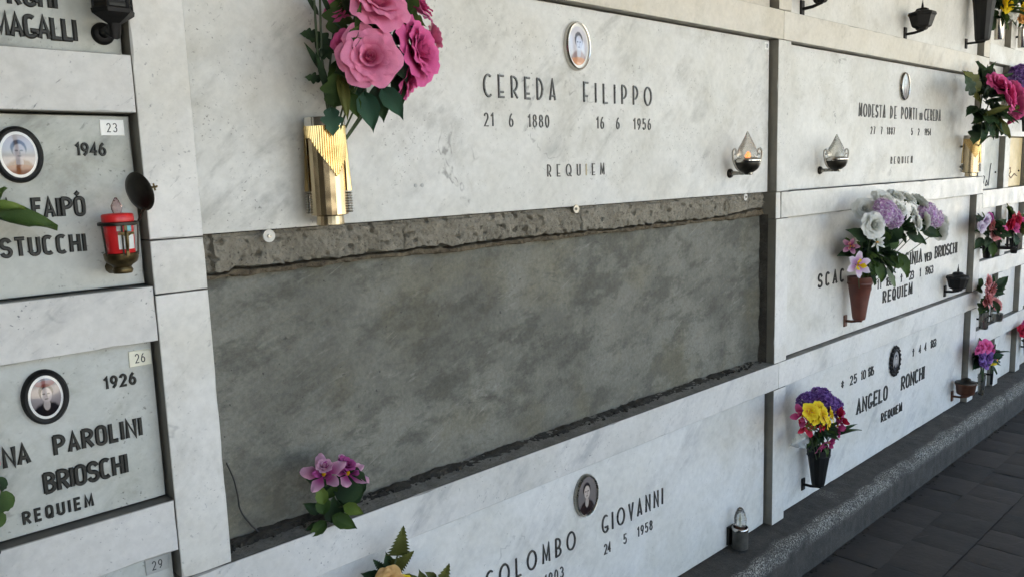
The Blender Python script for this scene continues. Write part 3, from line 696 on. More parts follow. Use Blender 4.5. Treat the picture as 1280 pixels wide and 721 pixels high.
# far small niches
cn = ['next to the tall pillar', 'second from the pillar', 'third from the pillar', 'fourth from the pillar']
rn = ['lowest row', 'second row up', 'third row up', 'fourth row up', 'fifth row up', 'top row']
for ci, fx in enumerate(FX):
    for ri, fz in enumerate(SMALL_ROWS):
        mt = MARBLE_W
        if ri == 3: mt = MARBLE_D if ci == 0 else MARBLE_Y if ci == 1 else MARBLE_W
        s_, so_ = slab(*fx, *fz, mt, 'far right small niche slab, %s, %s' % (cn[ci], rn[ri]), 'small niche slabs far right')
        if ri == 3 and ci < 2:
            b = MB(); cxx = sum(fx)/2
            pts = ([[(-.115, .09), (-.115, .03), (-.07, .035), (-.06, .07), (-.1, .085), (-.12, .08)], [(-.04, .02), (-.02, .05), (.0, .03), (-.03, .02)], [(.01, .02), (.03, .12), (.04, .14)]] if ci == 0 else
                   [[(-.08, .10), (-.075, .04)], [(-.09, .10), (-.04, .11), (-.03, .085), (-.07, .07), (-.02, .05), (.04, .075), (.09, .06)]])
            for q in pts: b.tube([V((x, .0295, z)) for x, z in q], .0032, 5)
            b.build('handwriting', INK if ci == 0 else COPPER_BROWN, s_)
            MB().lathe([(.006, 0), (.006, .004), (.002, .006)], 10, (.12, .03, .09), Matrix.Rotation(R(90), 3, 'X')).build('stud', BLACK_IRON, s_)
        if (ri == 4 and ci == 0) or (ri == 2 and ci == 1):
            zz = fz[0]+.17
            fr = oval_photo(s_, so_, sum(fx)/2 - (.02 if ci == 0 else 0), zz+.045, .034, .05, .28, BLACK_IRON, P6, .012, False)
            for dx in (-.085, .08): link('digit', letter_mesh('1', 'bold', .022, .004, LETTER_BLACK), s_, V((sum(fx)/2+dx - (.02 if ci == 0 else 0), .03, zz+.03))-so_)

# ---------------------------------------------------------------- small wall fittings
ROTX = Matrix.Rotation(R(90), 3, 'X')       # lathe axis +z -> -y (out of the wall)
for x, z, r, nm, mt in ((.136, 1.357, .0125, 'pale round washer at the left end of the broken mortar bed', ZINC), (1.004, 1.362, .0115, 'grey round washer in the middle of the broken mortar bed', STEEL), (1.846, 1.357, .012, 'small round washer at the right end of the broken mortar bed', ZINC)):
    t_ = thing('washer', nm, 'washer', (x, .029, z), 'fixing washers')
    MB().lathe([(r, -.012), (r, .0008), (r*.94, .0014), (r*.32, .0014)], 24, (0, 0, 0), ROTX, smooth=False).build('disc', mt, t_)
    MB().lathe([(r*.3, .0), (r*.3, .004), (r*.12, .0042), (r*.1, .003)], 12, (0, -.001, 0), ROTX).build('screw', STEEL, t_)
# the loose black cable in the niche
pw = [at(283, 578, .066), at(292, 598, .068), at(297, 618, .066), at(302, 640, .068), at(322, 663, .066)]
pw += [V((.10, .055, .766)), V((.135, .06, .768)), V((.17, .058, .766))]
def smooth_path(p, n=6):
    out = []
    for i in range(len(p)-1):
        p0, p1, p2, p3 = p[max(0, i-1)], p[i], p[i+1], p[min(len(p)-1, i+2)]
        for k in range(n):
            t = k/n; out.append(.5*((2*p1)+(p2-p0)*t+(2*p0-5*p1+4*p2-p3)*t*t+(3*p1-p0-3*p2+p3)*t**3))
    return out+[p[-1]]
o = MB().tube([p-pw[4] for p in smooth_path(pw)], .0016, 6).build('cable', CABLE, None, pw[4]); tag(o, 'thin black cable hanging down the left side of the concrete niche', 'cable')

def wall_plate(par, loc, r, mat, th=.007, n=24): return MB().lathe([(r, -.001), (r, th*.5), (r*.85, th), (r*.3, th*1.2)], n, (0,0,0), ROTX).build('wall_plate', mat, par, loc)

def brass_vase(label, X, Z, Y=-.02, front=None):
    t = thing('vase', label, 'vase', (X, Y, Z), 'brass wall vases')
    # body, top at .205
    MB().lathe([(.022, .0), (.027, .002), (.026, .018), (.036, .021), (.0365, .19), (.034, .191), (.034, .10)], 22, smooth=False).build('body', VASE_BODY, t)
    MB().lathe([(.0385, .188), (.0385, .204), (.036, .205), (.0345, .204), (.0345, .186)], 48, cap=False).build('rim', CHROME, t)
    a0 = front     # angle the apex of the V faces
    b = MB(); N = 54
    for i in range(N):
        a = 2*math.pi*i/N; da = abs((a-a0+math.pi) % (2*math.pi)-math.pi)
        zb = .094+.072*min(1, da/1.35)
        b.tube([(.0372*math.cos(a), .0372*math.sin(a), zb), (.0372*math.cos(a), .0372*math.sin(a), .188)], .0023, 6)
        b.lathe([(.0016, 0), (.0016, .002)], 6, (.0385*math.cos(a), .0385*math.sin(a), zb-.002))
    o = b.build('reeded_sleeve', BRASS, t); o['kind'] = 'stuff'
    for s in (a0-2.0, a0+.95):
        m3 = Matrix.Rotation(s, 3, 'Z'); b = MB()
        vs = []; 
        for z, r0, r1, wd in ((.19, .037, .039, .010), (.13, .037, .0415, .010), (.066, .037, .0445, .009)):
            vs += [m3 @ V((r0, -wd, z)), m3 @ V((r1, -wd*.8, z)), m3 @ V((r1, wd*.8, z)), m3 @ V((r0, wd, z))]
        fs = [(0,1,2,3), (8,11,10,9)]
        for k in (0, 4):
            for i in range(4): fs.append((k+i, k+4+i, k+4+(i+1) % 4, k+(i+1) % 4))
        b.add(vs, fs); wg = b.build('side_fin', BRASS, t)
        b = MB()
        for k in range(8): b.lathe([(.0065, 0), (.0085, .002), (.0065, .004)], 10, m3 @ V((.037, 0, .024+k*.005)))
        b.build('ribbed_foot', CHROME, wg)
    for z in (.15, .05): MB().tube([(0, .034, z), (0, .03-Y, z)], .006, 8).build('wall_pin', STEEL, t)
    return t
V1 = at(413.5, 281, -.02); brass_vase('reeded brass and chrome wall vase holding big pink roses', V1.x, 1.3715, front=-1.6)
V2 = at(1213, 222, -.02); brass_vase('brass wall vase holding pink flowers at the right end of the long slab', V2.x, 1.372, front=-2.34)

def cone_vase(label, X, Y, zb, h, rt, rb, mat, plate_mat, seg=20, facet=False, zplate=None):
    t = thing('vase', label, 'vase', (X, Y, zb), 'cone wall vases')
    sq = (lambda i, z: 1+.035*(i % 2)) if facet else None
    MB().lathe([(rb*.5, .0), (rb*.9, .004), (rb, .014), (rb*.6+rt*.4, h*.45), (rt*.97, h*.86), (rt, h*.87), (rt*1.03, h), (rt*.95, h), (rt*.9, h*.8), (rb*.8, h*.2)], seg, sq=sq, smooth=not facet).build('cone', mat, t)
    MB().lathe([(rt*1.01, h*.83), (rt*1.035, h*.85), (rt*1.01, h*.87)], seg, cap=False, sq=sq).build('band', mat, t)
    wy = .03-Y; zp = -.008 if zplate is None else zplate
    b = MB(); b.box(-.012, .012, wy-.006, wy, zp-.024, zp+.024, .002); b.build('wall_plate', plate_mat, t)
    b = MB(); b.tube([(0, wy-.003, zp), (0, wy*.5, zp), (0, .006, -.003), (0, -.012, -.001)], .0055, 8); b.build('bracket', plate_mat, t)
    return t
C1 = at(1073.5, 400, -.028); cone_vase('terracotta coloured cone wall vase with white and lilac flowers', C1.x, -.028, C1.z, .178, .0475, .026, TERRACOTTA, COPPER_BROWN)
C2 = at(1022.5, 607, -.033); cone_vase('black faceted cone wall vase with purple and yellow flowers near the kerb', C2.x, -.033, C2.z, .150, .043, .025, BLACK_PLASTIC, BLACK_IRON, 12, True)
C3 = at(1228, 52, -.045); cone_vase('tall black faceted wall vase cut off by the top edge', C3.x, -.045, C3.z, .30, .060, .034, BLACK_PLASTIC, BLACK_IRON, 12, True, zplate=-.002)

def urn_lamp(label, X, z0, lit):
    Y = -.034; t = thing('urn_lamp', label, 'lamp', (X, Y, z0), 'urn lamps')
    wy = .03-Y
    wall_plate(t, (0, wy, -.012), .015, DARK_BRONZE, .008)
    MB().tube([(0, wy-.006, -.012), (0, .03, -.012), (0, .0, -.012), (0, -.016, -.012)], [.007, .006, .006, .007], 10).build('arm', STEEL, t)
    MB().lathe([(.006, -.018), (.012, -.012), (.022, -.008), (.034, .002), (.0400, .016), (.0405, .026), (.0365, .030), (.034, .030)], 32).build('bowl', DARK_BRONZE, t)
    MB().lathe([(.0405, .022), (.0425, .025), (.0425, .030), (.040, .034), (.034, .035)], 32, cap=False).build('rim', CHROME, t)
    for s in (-1, 1):
        m3 = Matrix.Rotation(R(-34), 3, 'Z')
        pts = [m3 @ V((s*x, 0, z)) for x, z in ((.018, -.008), (.034, .002), (.044, .020), (.0485, .040), (.049, .056), (.043, .064), (.037, .060), (.037, .050), (.043, .047))]
        MB().tube(smooth_path(pts, 4), .0034, 8).build('handle', STEEL, t)
    def tw(i, z): return 1+.06*math.sin(i*2*math.pi/32*6+z*130)+.03*math.sin(z*420+i)
    g = MB().lathe([(.026, .030), (.0315, .034), (.0325, .044), (.030, .055), (.0245, .071), (.016, .089), (.0075, .105), (.0015, .119)], 32, sq=tw).build('flame_glass', GLASS, t)
    MB().lathe([(.012, .031), (.012, .040), (.010, .042)], 20, (.010, .006, 0)).build('socket', CHROME if lit else STEEL, t)
    b = MB().lathe([(.004, .036), (.008, .040), (.0075, .045), (.004, .052), (.002, .054)], 12, (-.016, -.012, 0)).build('bulb', GLOW if lit else CERAMIC, t)
    return t
U1 = at(934, 211, -.034); urn_lamp('chrome urn lamp with glass flame glowing orange, left of the narrow pillar', U1.x, U1.z-.002, True)
U2 = at(1045, 208, -.034); urn_lamp('unlit chrome urn lamp with glass flame, right of the narrow pillar', U2.x, U2.z-.002, False)

# candle bulb lamp by the kerb
B1 = at(925, 684, -.010); t = thing('bulb_lamp', 'steel cup lamp with clear candle bulb just above the kerb', 'lamp', (B1.x, -.010, B1.z))
MB().lathe([(.024, .0), (.0275, .002), (.0275, .075), (.0255, .076), (.0255, .06)], 32).build('cup', CUP_GREY, t)
MB().lathe([(.0275, .066), (.029, .07), (.0275, .076), (.025, .077)], 32, cap=False).build('rim', CHROME, t)
b = MB(); b.box(-.022, .022, .030, .0405, .004, .07, .002); b.box(-.008, .008, .02, .034, .03, .06); b.build('wall_plate', DARK_BRONZE, t)
MB().lathe([(.013, .05), (.014, .072), (.0195, .082), (.0215, .096), (.021, .110), (.0165, .128), (.010, .142), (.004, .1475)], 24).build('bulb', BULB_GLASS, t)
MB().lathe([(.006, .06), (.007, .078), (.002, .085), (.0035, .110), (.001, .125)], 10).build('filament_stem', PLATE_CREAM, t)
MB().lathe([(.016, .05), (.016, .08), (.0135, .082)], 20).build('socket', COPPER_BROWN, t)

def lid_bowl(label, X, Y, zc, r, mat, sides=10, finial=True, taper=.62, h=.045, arm=True, lidmat=None, group='covered oil lamps'):
    t = thing('oil_lamp', label, 'lamp', (X, Y, zc), group); wy = .03-Y
    sm = sides > 12
    MB().lathe([(r*.30, -h*.62), (r*.42, -h*.56), (r*.44, -h*.48), (r*taper*.9, -h*.40), (r*taper, -h*.33), (r*.93, h*.36), (r, h*.40), (r*1.0, h*.5), (r*.9, h*.52)], sides, smooth=sm).build('bowl', mat, t)
    l = MB().lathe([(r*.99, h*.5), (r*.96, h*.6), (r*.5, h*.72), (r*.42, h*.86), (r*.3, h*.9), (r*.1, h*.92)], sides, smooth=sm).build('lid', lidmat or mat, t)
    if finial: MB().lathe([(r*.09, 0), (r*.10, h*.1), (r*.04, h*.4), (.0008, h*.62)], 8, (0, 0, h*.9)).build('spike', mat, l)
    b = MB(); b.box(-.012, .012, wy-.007, wy, -h*.75-.026, -h*.75+.030, .002); b.build('wall_plate', mat, t)
    b = MB(); b.tube([(0, wy-.004, -h*.75), (0, wy*.4, -h*.72), (0, -.008, -h*.60)], .006, 8); b.build('bracket', mat, t)
    return t
O1 = at(1197, 354, -.030); lid_bowl('dark bronze covered oil lamp with spike at the right of the white flower slab', O1.x, -.030, O1.z, .054, BLACK_IRON, 12, True, .72, .062)
O2 = at(1207, 486, -.036); lid_bowl('brown copper bowl lamp close above the kerb at the right pillar', O2.x, -.036, O2.z, .053, COPPER_BROWN, 14, False, .80, .066, lidmat=DARK_BRONZE)
O3 = at(1152.5, 27, -.040); lid_bowl('black iron faceted lamp with spiked lid on the top row slab', O3.x, -.040, O3.z, .056, BLACK_IRON, 6, True, .70, .060)
O4 = at(1026, -14, -.040); lid_bowl('black iron lamp cut off by the top edge above the narrow pillar', O4.x, -.040, O4.z, .054, BLACK_IRON, 6, True, .66, .078)

# black lantern top left
T1 = at(142, 22, -.03); t = thing('wall_lantern', 'black iron wall lantern cut off by the top left edge', 'lantern', (T1.x, -.03, T1.z))
MB().lathe([(.010, -.010), (.020, -.004), (.0315, .004), (.0325, .010), (.029, .013)], 6, smooth=False).build('base', BLACK_IRON, t)
MB().lathe([(.0275, .012), (.0265, .10), (.029, .102), (.012, .13), (.003, .14)], 6, smooth=False).build('cage', DARK_BRONZE, t)
b = MB()
for i in range(6):
    a = 2*math.pi*i/6; b.tube([(.0285*math.cos(a), .0285*math.sin(a), .010), (.0275*math.cos(a), .0275*math.sin(a), .10)], .0022, 6)
for z in (.018, .026, .034): b.lathe([(.0285, z), (.0292, z+.0015), (.0285, z+.003)], 6, cap=False, smooth=False)
b.build('bars', BLACK_IRON, t)
PLT = at(128, 43, .03)
MB().lathe([(.0175, -.001), (.0175, .004), (.013, .008), (.004, .009)], 28, (0,0,0), ROTX).build('wall_plate', BLACK_IRON, t, PLT-T1)
MB().tube([PLT-T1+V((0, -.005, .0)), PLT-T1+V((0, -.03, .001)), V((0, .0, -.026)), V((0, 0, -.008))], [.008, .008, .0085, .010], 10).build('bracket', BLACK_IRON, t)

# open brass votive holder and its red candle
H1 = at(154, 342, -.022); t = thing('votive_holder', 'old brass votive holder with crucifix and open round lid', 'votive holder', (H1.x, -.022, H1.z))
MB().lathe([(.006, .0), (.014, .001), (.016, .006), (.0135, .011), (.0155, .014), (.023, .019), (.0255, .025), (.0265, .033), (.0245, .034), (.0235, .026)], 28).build('base_cup', OLD_BRASS, t)
b = MB(); b.lathe([(.0285, .078), (.0305, .079), (.0305, .083), (.0285, .084), (.0275, .081)], 32, cap=False); b.build('ring', DARK_BRONZE, t)
for a in (200, 262, 330, 60, 130):
    c_, s_ = math.cos(R(a)), math.sin(R(a))
    MB().tube([(.0255*c_, .0255*s_, .030), (.0275*c_, .0275*s_, .055), (.0292*c_, .0292*s_, .080)], .0014, 6).build('strap', DARK_BRONZE, t)
a = R(-88); cr = MB(); e_ = V((math.cos(a), math.sin(a), 0)); tn = V((-math.sin(a), math.cos(a), 0)); p0 = e_*.0295
def obar(b, p, q, wd, th):
    p, q = V(p), V(q); ax = (q-p).normalized(); sx = ax.cross(e_).normalized()*wd; sy = e_*th
    b.add([p-sx, p+sx, p+sx+sy, p-sx+sy, q-sx, q+sx, q+sx+sy, q-sx+sy], [(0,1,2,3), (7,6,5,4), (0,4,5,1), (1,5,6,2), (2,6,7,3), (3,7,4,0)])
obar(cr, p0+V((0,0,.030)), p0+V((0,0,.078)), .0022, .002); obar(cr, p0-tn*.012+V((0,0,.066)), p0+tn*.012+V((0,0,.066)), .0022, .0018)
cr.build('crucifix', OLD_BRASS, t)
cr = MB(); cr.tube([p0+e_*.003+V((0,0,.038)), p0+e_*.0045+V((0,0,.048)), p0+e_*.004+V((0,0,.060)), p0+e_*.004+V((0,0,.0665))], [.0012, .002, .0026, .0016], 8)
for s in (-1, 1): cr.tube([p0+e_*.004+V((0,0,.061)), p0+e_*.003+tn*(s*.010)+V((0,0,.067))], .0011, 6)
cr.lathe([(.0005, .0), (.0018, .0015), (.0018, .003), (.0005, .0045)], 8, p0+e_*.004+V((0,0,.066)))
cr.build('corpus', OLD_BRASS, t)
LD = at(174, 240, -.03) - H1; ldir = V((.88, .30, .22)).normalized(); q = ldir.to_track_quat('Z', 'Y').to_matrix()
ld = MB().lathe([(.0005, -.0045), (.022, -.004), (.0310, -.001), (.0325, .0015), (.029, .003), (.012, .006), (.011, .011), (.006, .013), (.0025, .015)], 32).build('lid', DARK_BRONZE, t, LD, q)
b = MB(); b.tube([(0,0,.014), (0,0,.026)], .0018, 6); b.tube([(0,0,.022), (0,0,.036)], .0016, 6); b.tube([(-.006,0,.030), (.006,0,.030)], .0016, 6); b.tube([(0,-.006,.030), (0,.006,.030)], .0016, 6); b.build('finial_cross', OLD_BRASS, ld)
MB().tube([V((.0305, 0, .081)), LD+q@V((0, -.026, .0)) if False else LD+V((.004, -.004, -.026))], .0022, 6).build('hinge', DARK_BRONZE, t)
MB().tube([(0, .012, .008), (0, .03, .008), (0, .0515, .008)], [.006, .006, .012], 10).build('bracket', OLD_BRASS, t)
cd = thing('votive_candle', 'red plastic votive candle standing in the open brass holder', 'candle', H1+V((0, 0, .0265)))
MB().lathe([(.0195, .0), (.0215, .002), (.0225, .054), (.0215, .056)], 32).build('body', RED_PLASTIC, cd)
MB().lathe([(.0235, .0565), (.024, .058), (.024, .068), (.022, .070), (.006, .0715)], 32).build('cap', RED_PLASTIC, cd)
MB().lathe([(.006, .071), (.0085, .078), (.0085, .083), (.004, .092), (.0015, .096)], 14).build('flame_tip', glass('pink_glass', (.95, .72, .70, 1), .2), cd)
def sticker(a0, a1, z0, z1, mat, nm='sticker'):
    b = MB(); b.grid(6, 2, lambda u, v: (.0232*math.cos(R(a0+(a1-a0)*u)), .0232*math.sin(R(a0+(a1-a0)*u)), z0+(z1-z0)*v)); b.build(nm, mat, cd)
sticker(-112, -46, .014, .037, WHITE_PAPER); sticker(-80, -55, .042, .053, TEAL_PAPER); sticker(-115, -92, .043, .051, PLATE_GREY)

# ---------------------------------------------------------------- artificial flowers
def dirq(d, spin=0.0): return (V(d).normalized().to_track_quat('Z', 'Y').to_matrix() @ Matrix.Rotation(spin, 3, 'Z'))
def petal_mesh(key, r0, r1, z1, span, curl, mat, rip=.05, point=0.0, nu=8, nv=7, tip=0.0):
    rr = random.Random(hash(key) % 1000 if not isinstance(key, int) else key); ph = rr.uniform(0, 6)
    def f(u, v):
        s = (u-.5)*2; vv = v*(1-.10*s*s*(1 if not point else 0)-point*abs(s)**1.3*v)
        wd = span*(.45+.55*math.sin(min(1, vv*1.25)*math.pi/2))*(1-point*.85*v*v) * (1-.25*max(0, v-.8)/.2*(1 if not point else .3))
        an = s*wd/2
        r = r0+(r1-r0)*(vv**.8); z = z1*(vv**1.15)
        k = max(0, vv-.6)/.4; r += curl*k*k; z -= abs(curl)*.55*k**3 + tip*k*k
        r += rip*r1*math.sin(s*5+ph)*k*.5; z += rip*r1*math.cos(s*7+ph*2)*k
        return (r*math.cos(an), r*math.sin(an), z)
    return MB().grid(nu, nv, f).mesh('petal', mat)
PM = {}
def pm(kind, mat, var):
    k = (kind, mat.name, var)
    if k not in PM:
        sd_ = {'core': 3, 'mid': 5, 'mid2': 7, 'outer': 9, 'open': 13, 'star': 17, 'lip': 21, 'small': 25, 'broad': 29}[kind]*10+var
        a = {'core': (.03, .20, .62, 2.9, -.04, mat, .03), 'mid': (.06, .34, .64, 2.0, .06, mat, .05), 'mid2': (.09, .54, .60, 1.7, .15, mat, .06), 'outer': (.12, .72, .50, 1.45, .20, mat, .07),
             'open': (.12, .94, .26, 1.5, .20, mat, .07), 'star': (.06, 1.0, .28, .95, .10, mat, .05, .55), 'lip': (.05, .48, .30, 1.3, .12, mat, .10, .2), 'small': (.05, 1.0, .30, 1.35, .14, mat, .07, .12, 6, 5), 'broad': (.06, 1.0, .24, 1.35, .10, mat, .07, .38)}[kind]
        PM[k] = petal_mesh(sd_, *a)
    return PM[k]
def rose(par, off, p, d, s, mat, seed=0, full=True, openp=True):
    rr = random.Random(seed); M3 = dirq(d, rr.uniform(0, 6))
    c = MB(); c.grid(24, 4, lambda u, v: ((.02+.10*u+.02*v)*math.cos(u*11), (.02+.10*u+.02*v)*math.sin(u*11), .25+.36*v*(1-.12*u)))
    c.lathe([(.03, -.02), (.16, .02), (.14, .12), (.05, .2)], 10)
    o = link('rose', c.mesh('rose', mat), par, V(p)-off, M3, s)
    n = 0
    for kind, cnt, off_a in (('core', 4, .3), ('mid', 5, .0), ('mid2', 6, .3), ('outer', 7, .6)) + ((('open', 6, .2),) if openp else ()):
        for i in range(cnt):
            a = 2*math.pi*i/cnt+off_a+rr.uniform(-.12, .12); k = rr.uniform(.92, 1.08)
            link('petal', pm(kind, mat, rr.randrange(3)), o, (0, 0, rr.uniform(-.02, .02)), (rr.uniform(-.08, .08), rr.uniform(-.10, .06), a), k)
    sp = MB()
    for i in range(5):
        a = 2*math.pi*i/5; ca, sa = math.cos(a), math.sin(a); t_ = V((-sa, ca, 0)); e = V((ca, sa, 0))
        sp.add([V((0,0,-.03)), e*.22+t_*.09-V((0,0,.02)), e*.55-V((0,0,.12)), e*.22-t_*.09-V((0,0,.02))], [(0,1,2,3)], False, [0,.5,1,.5])
    sp.lathe([(.05, -.2), (.12, -.1), (.13, .0), (.05, .03)], 10); sp.build('sepals', LEAF_M, o)
    return o
def star_flower(par, off, p, d, s, mat, lipm, n=6, seed=0, name='flower', kind='star'):
    rr = random.Random(seed); M3 = dirq(d, rr.uniform(0, 6)); c = MB().lathe([(.05, -.08), (.09, .0), (.10, .10), (.05, .2), (.01, .22)], 10)
    o = link(name, c.mesh(name, YELLOW), par, V(p)-off, M3, s)
    for i in range(n):
        link('petal', pm(kind, mat, rr.randrange(3)), o, (0, 0, .015*(i % 2)), (rr.uniform(-.1, .1), rr.uniform(-.12, .1), 2*math.pi*i/n+rr.uniform(-.1, .1)), rr.uniform(.9, 1.08))
    for i in range(3): link('petal', pm('lip', lipm, i), o, (0, 0, .05), (0, -.3, 2*math.pi*i/3+.4), 1)
    return o
def floret_head(par, off, p, d, rad, s, mat, n=40, seed=0, name='flower_head', flat=.7, petals=4):
    """a dome of many tiny florets, one mesh"""
    rr = random.Random(seed); b = MB(); M3 = dirq(d)
    for i in range(n):
        z = 1-1.25*(i+.5)/n; a = i*2.39996; rh = math.sqrt(max(0, 1-z*z)); q = V((rh*math.cos(a), rh*math.sin(a), z*flat))*rad*rr.uniform(.88, 1.05)
        nrm = (V((q.x, q.y, q.z/flat))+V((rr.uniform(-.3,.3), rr.uniform(-.3,.3), rr.uniform(-.3,.3)))*rad).normalized(); Q = dirq(nrm, rr.uniform(0, 6)); k = s*rr.uniform(.8, 1.25)
        for j in range(petals):
            m_ = Q @ Matrix.Rotation(2*math.pi*j/petals, 3, 'Z')
            vs = [q + m_ @ (V(x)*k) for x in ((0,0,0), (.45,-.42,.18), (.85,-.30,.34), (1.0,0,.24), (.85,.30,.34), (.45,.42,.18), (.5,0,.06))]
            b.add([M3 @ x for x in vs], [(0,1,6), (1,2,6), (2,3,6), (3,4,6), (4,5,6), (5,0,6)], True, [0,.5,.9,1,.9,.5,.4])
    o = b.build(name, mat, par, V(p)-off); o['kind'] = 'stuff'; return o
LM = {}
def leaf_mesh(kind, mat):
    k = (kind, mat.name)
    if k in LM: return LM[k]
    def f(u, v):
        s = (u-.5)*2
        if kind == 'ovate': wd = .29*math.sin(math.pi*min(1, v**.75))*(1+.06*math.sin(v*40)*abs(s)); x = s*wd; y = v; z = -.10*math.cos(s*1.4)+.10+ -.22*v*v + .05*abs(s)
        elif kind == 'blade': wd = .10*math.sin(math.pi*v**.7)+.004; x = s*wd; y = v; z = .12*math.sin(v*2.6)+.03*abs(s)
        elif kind == 'lobed':
            lob = .55+.45*abs(math.sin(v*math.pi*3.0+.4)); wd = .42*math.sin(math.pi*min(1, v**.8))*lob; x = s*wd; y = v-.10*abs(s)*lob; z = -.18*v*v+.08*abs(s)
        elif kind == 'fern':
            z_ = (v*9) % 1.0; wd = .40*(1-v)**.8*(.55+.45*(1-z_)); x = s*wd; y = v+.06*abs(s); z = .05*abs(s)-.12*v*v
        elif kind == 'round':
            wd = .52*math.sqrt(max(0, math.sin(math.pi*v))); k2 = 1+.05*math.sin(v*26); x = s*wd*k2; y = v; z = -.10*v*v+.05*abs(s)
        return (x, y, z)
    nv = {'fern': 36, 'lobed': 20, 'round': 22}.get(kind, 10)
    LM[k] = MB().grid(6, nv, f).mesh('leaf', mat); return LM[k]
def leaf(par, off, p, d, up, s, kind, mat):
    d = V(d).normalized(); up = V(up); x = d.cross(up)
    if x.length < 1e-3: x = d.cross(V((1, 0, .1)))
    x.normalize(); z = x.cross(d); M3 = Matrix((x, d, z)).transposed()
    return link('leaf', leaf_mesh(kind, mat), par, V(p)-off, M3, s)
def stems(par, off, base, tips, mat=None, r=.0016):
    for tp in tips:
        tp = V(tp); md = (V(base)+tp)/2 + V((0, 0, .01))
        MB().tube([V(base)-off, md-off, tp-off], r, 5).build('stem', mat or STEM, par)
def rand_leaves(par, off, c, rad, n, size, kinds, mats, seed, up=.2, front=-.35):
    rr = random.Random(seed)
    for i in range(n):
        d = V((rr.gauss(0, 1), rr.gauss(front, .8), rr.gauss(up, .8))).normalized()
        p = V(c)+V((d.x*rad[0], d.y*rad[1], d.z*rad[2]))*rr.uniform(.15, .75)
        if p.y > .015: p.y = .01
        if d.y > .25: d.y = .1
        leaf(par, off, p, d, V((rr.uniform(-.5, .5), rr.uniform(-1, -.2), rr.uniform(.2, 1))), size*rr.uniform(.7, 1.25), rr.choice(kinds), rr.choice(mats))
def LD_(dx, dz, k=.25): return V((.70*dx-.6*k, -.66*dx-.75*k, dz))    # sideways = obliquely out from the wall

# 1 big pink roses
base = V((V1.x, -.02, 1.545)); bq = thing('rose_bouquet', 'bouquet of large pink artificial roses with dark leaves in the brass vase', 'flowers', base)
RS = [(462, 72, -.15, (-.42, -.80, .10), .054, PINK, 1), (525, 64, -.14, (.35, -.88, .15), .058, MAGENTA, 2), (514, 94, -.10, (.65, -.55, -.4), .050, MAGENTA, 3), (472, 0, -.14, (-.1, -.75, .45), .058, PINK, 4), (520, 4, -.09, (.5, -.5, .6), .046, MAGENTA, 5), (542, 46, -.12, (.85, -.35, .3), .030, PINK, 6), (428, 52, -.09, (-.8, -.3, .3), .026, HOTPINK, 7), (425, 8, -.05, (-.7, -.3, .5), .034, MAGENTA, 8)]
tips = []
for (x, y, Y, d, s, mt, sd_) in RS:
    p = at(x, y, Y) - V(d).normalized()*s*.25; rose(bq, base, p, d, s, mt, sd_, openp=s > .03); tips.append(p-V(d).normalized()*s*.2)
stems(bq, base, base-V((0, 0, .06)), tips, r=.002)
for (x, y, Y, dx, dz, s, k, mt) in [(455, 118, -.10, .15, -.55, .075, 'ovate', LEAF_B), (478, 112, -.10, .45, -.6, .07, 'ovate', LEAF_B), (470, 108, -.08, .2, -.9, .07, 'ovate', LEAF_D), (436, 118, -.09, .3, -.7, .05, 'ovate', LEAF_M),
    (424, 92, -.07, .1, -1, .085, 'blade', LEAF_O), (430, 100, -.08, .05, -1, .08, 'blade', LEAF_O), (414, 138, -.07, .05, -1, .052, 'lobed', LEAF_B), (408, 112, -.04, -.2, .9, .07, 'blade', LEAF_D), (402, 90, -.03, -.4, .7, .06, 'blade', LEAF_D), (412, 60, -.03, -.6, .5, .05, 'lobed', LEAF_D), (400, 48, -.02, -.8, .2, .035, 'lobed', LEAF_D), (402, 70, -.03, .6, .3, .04, 'lobed', LEAF_D), (398, 20, -.02, -.5, .8, .05, 'blade', LEAF_D),
    (420, 40, -.05, .2, .8, .07, 'lobed', LEAF_M), (438, 50, -.13, .5, .6, .030, 'ovate', LEAF_M), (434, 60, -.13, .7, .4, .032, 'ovate', LEAF_M), (445, 38, -.13, .3, 1, .05, 'blade', LEAF_M), (488, 60, -.10, .4, -.8, .075, 'ovate', LEAF_B), (486, 40, -.10, .3, .9, .07, 'ovate', LEAF_B), (500, 20, -.10, .5, -.2, .06, 'lobed', LEAF_M), (508, 8, -.13, .4, .4, .05, 'lobed', LEAF_M), (495, 95, -.08, .2, -.9, .06, 'ovate', LEAF_D), (448, 22, -.09, -.2, .4, .07, 'ovate', LEAF_D), (414, 20, -.04, -.4, .8, .05, 'blade', LEAF_D), (418, 130, -.06, .2, .9, .07, 'lobed', LEAF_M), (400, 100, -.03, -.9, .2, .03, 'lobed', LEAF_D), (394, 44, -.02, -.9, .1, .03, 'lobed', LEAF_D)]:
    leaf(bq, base, at(x, y, Y), LD_(dx, dz), (-.4, -.8, .3), s, k, mt)
rand_leaves(bq, base, at(444, 70, -.06), (.04, .05, .09), 22, .055, ['ovate', 'lobed', 'lobed'], [LEAF_D, LEAF_D, LEAF_B, LEAF_M], 31)
rand_leaves(bq, base, at(490, 60, -.08), (.05, .04, .07), 16, .05, ['ovate'], [LEAF_D, LEAF_B], 32)
for a, c in (((400, 0), (412, 140)), ((392, -10), (410, 140)), ((418, 30), (414, 140)), ((430, 60), (418, 140))): MB().tube([at(*c, -.03)-base, at((a[0]+c[0])/2-4, (a[1]+c[1])/2, -.03)-base, at(*a, -.03)-base], .0022, 6).build('stem', STEM, bq)

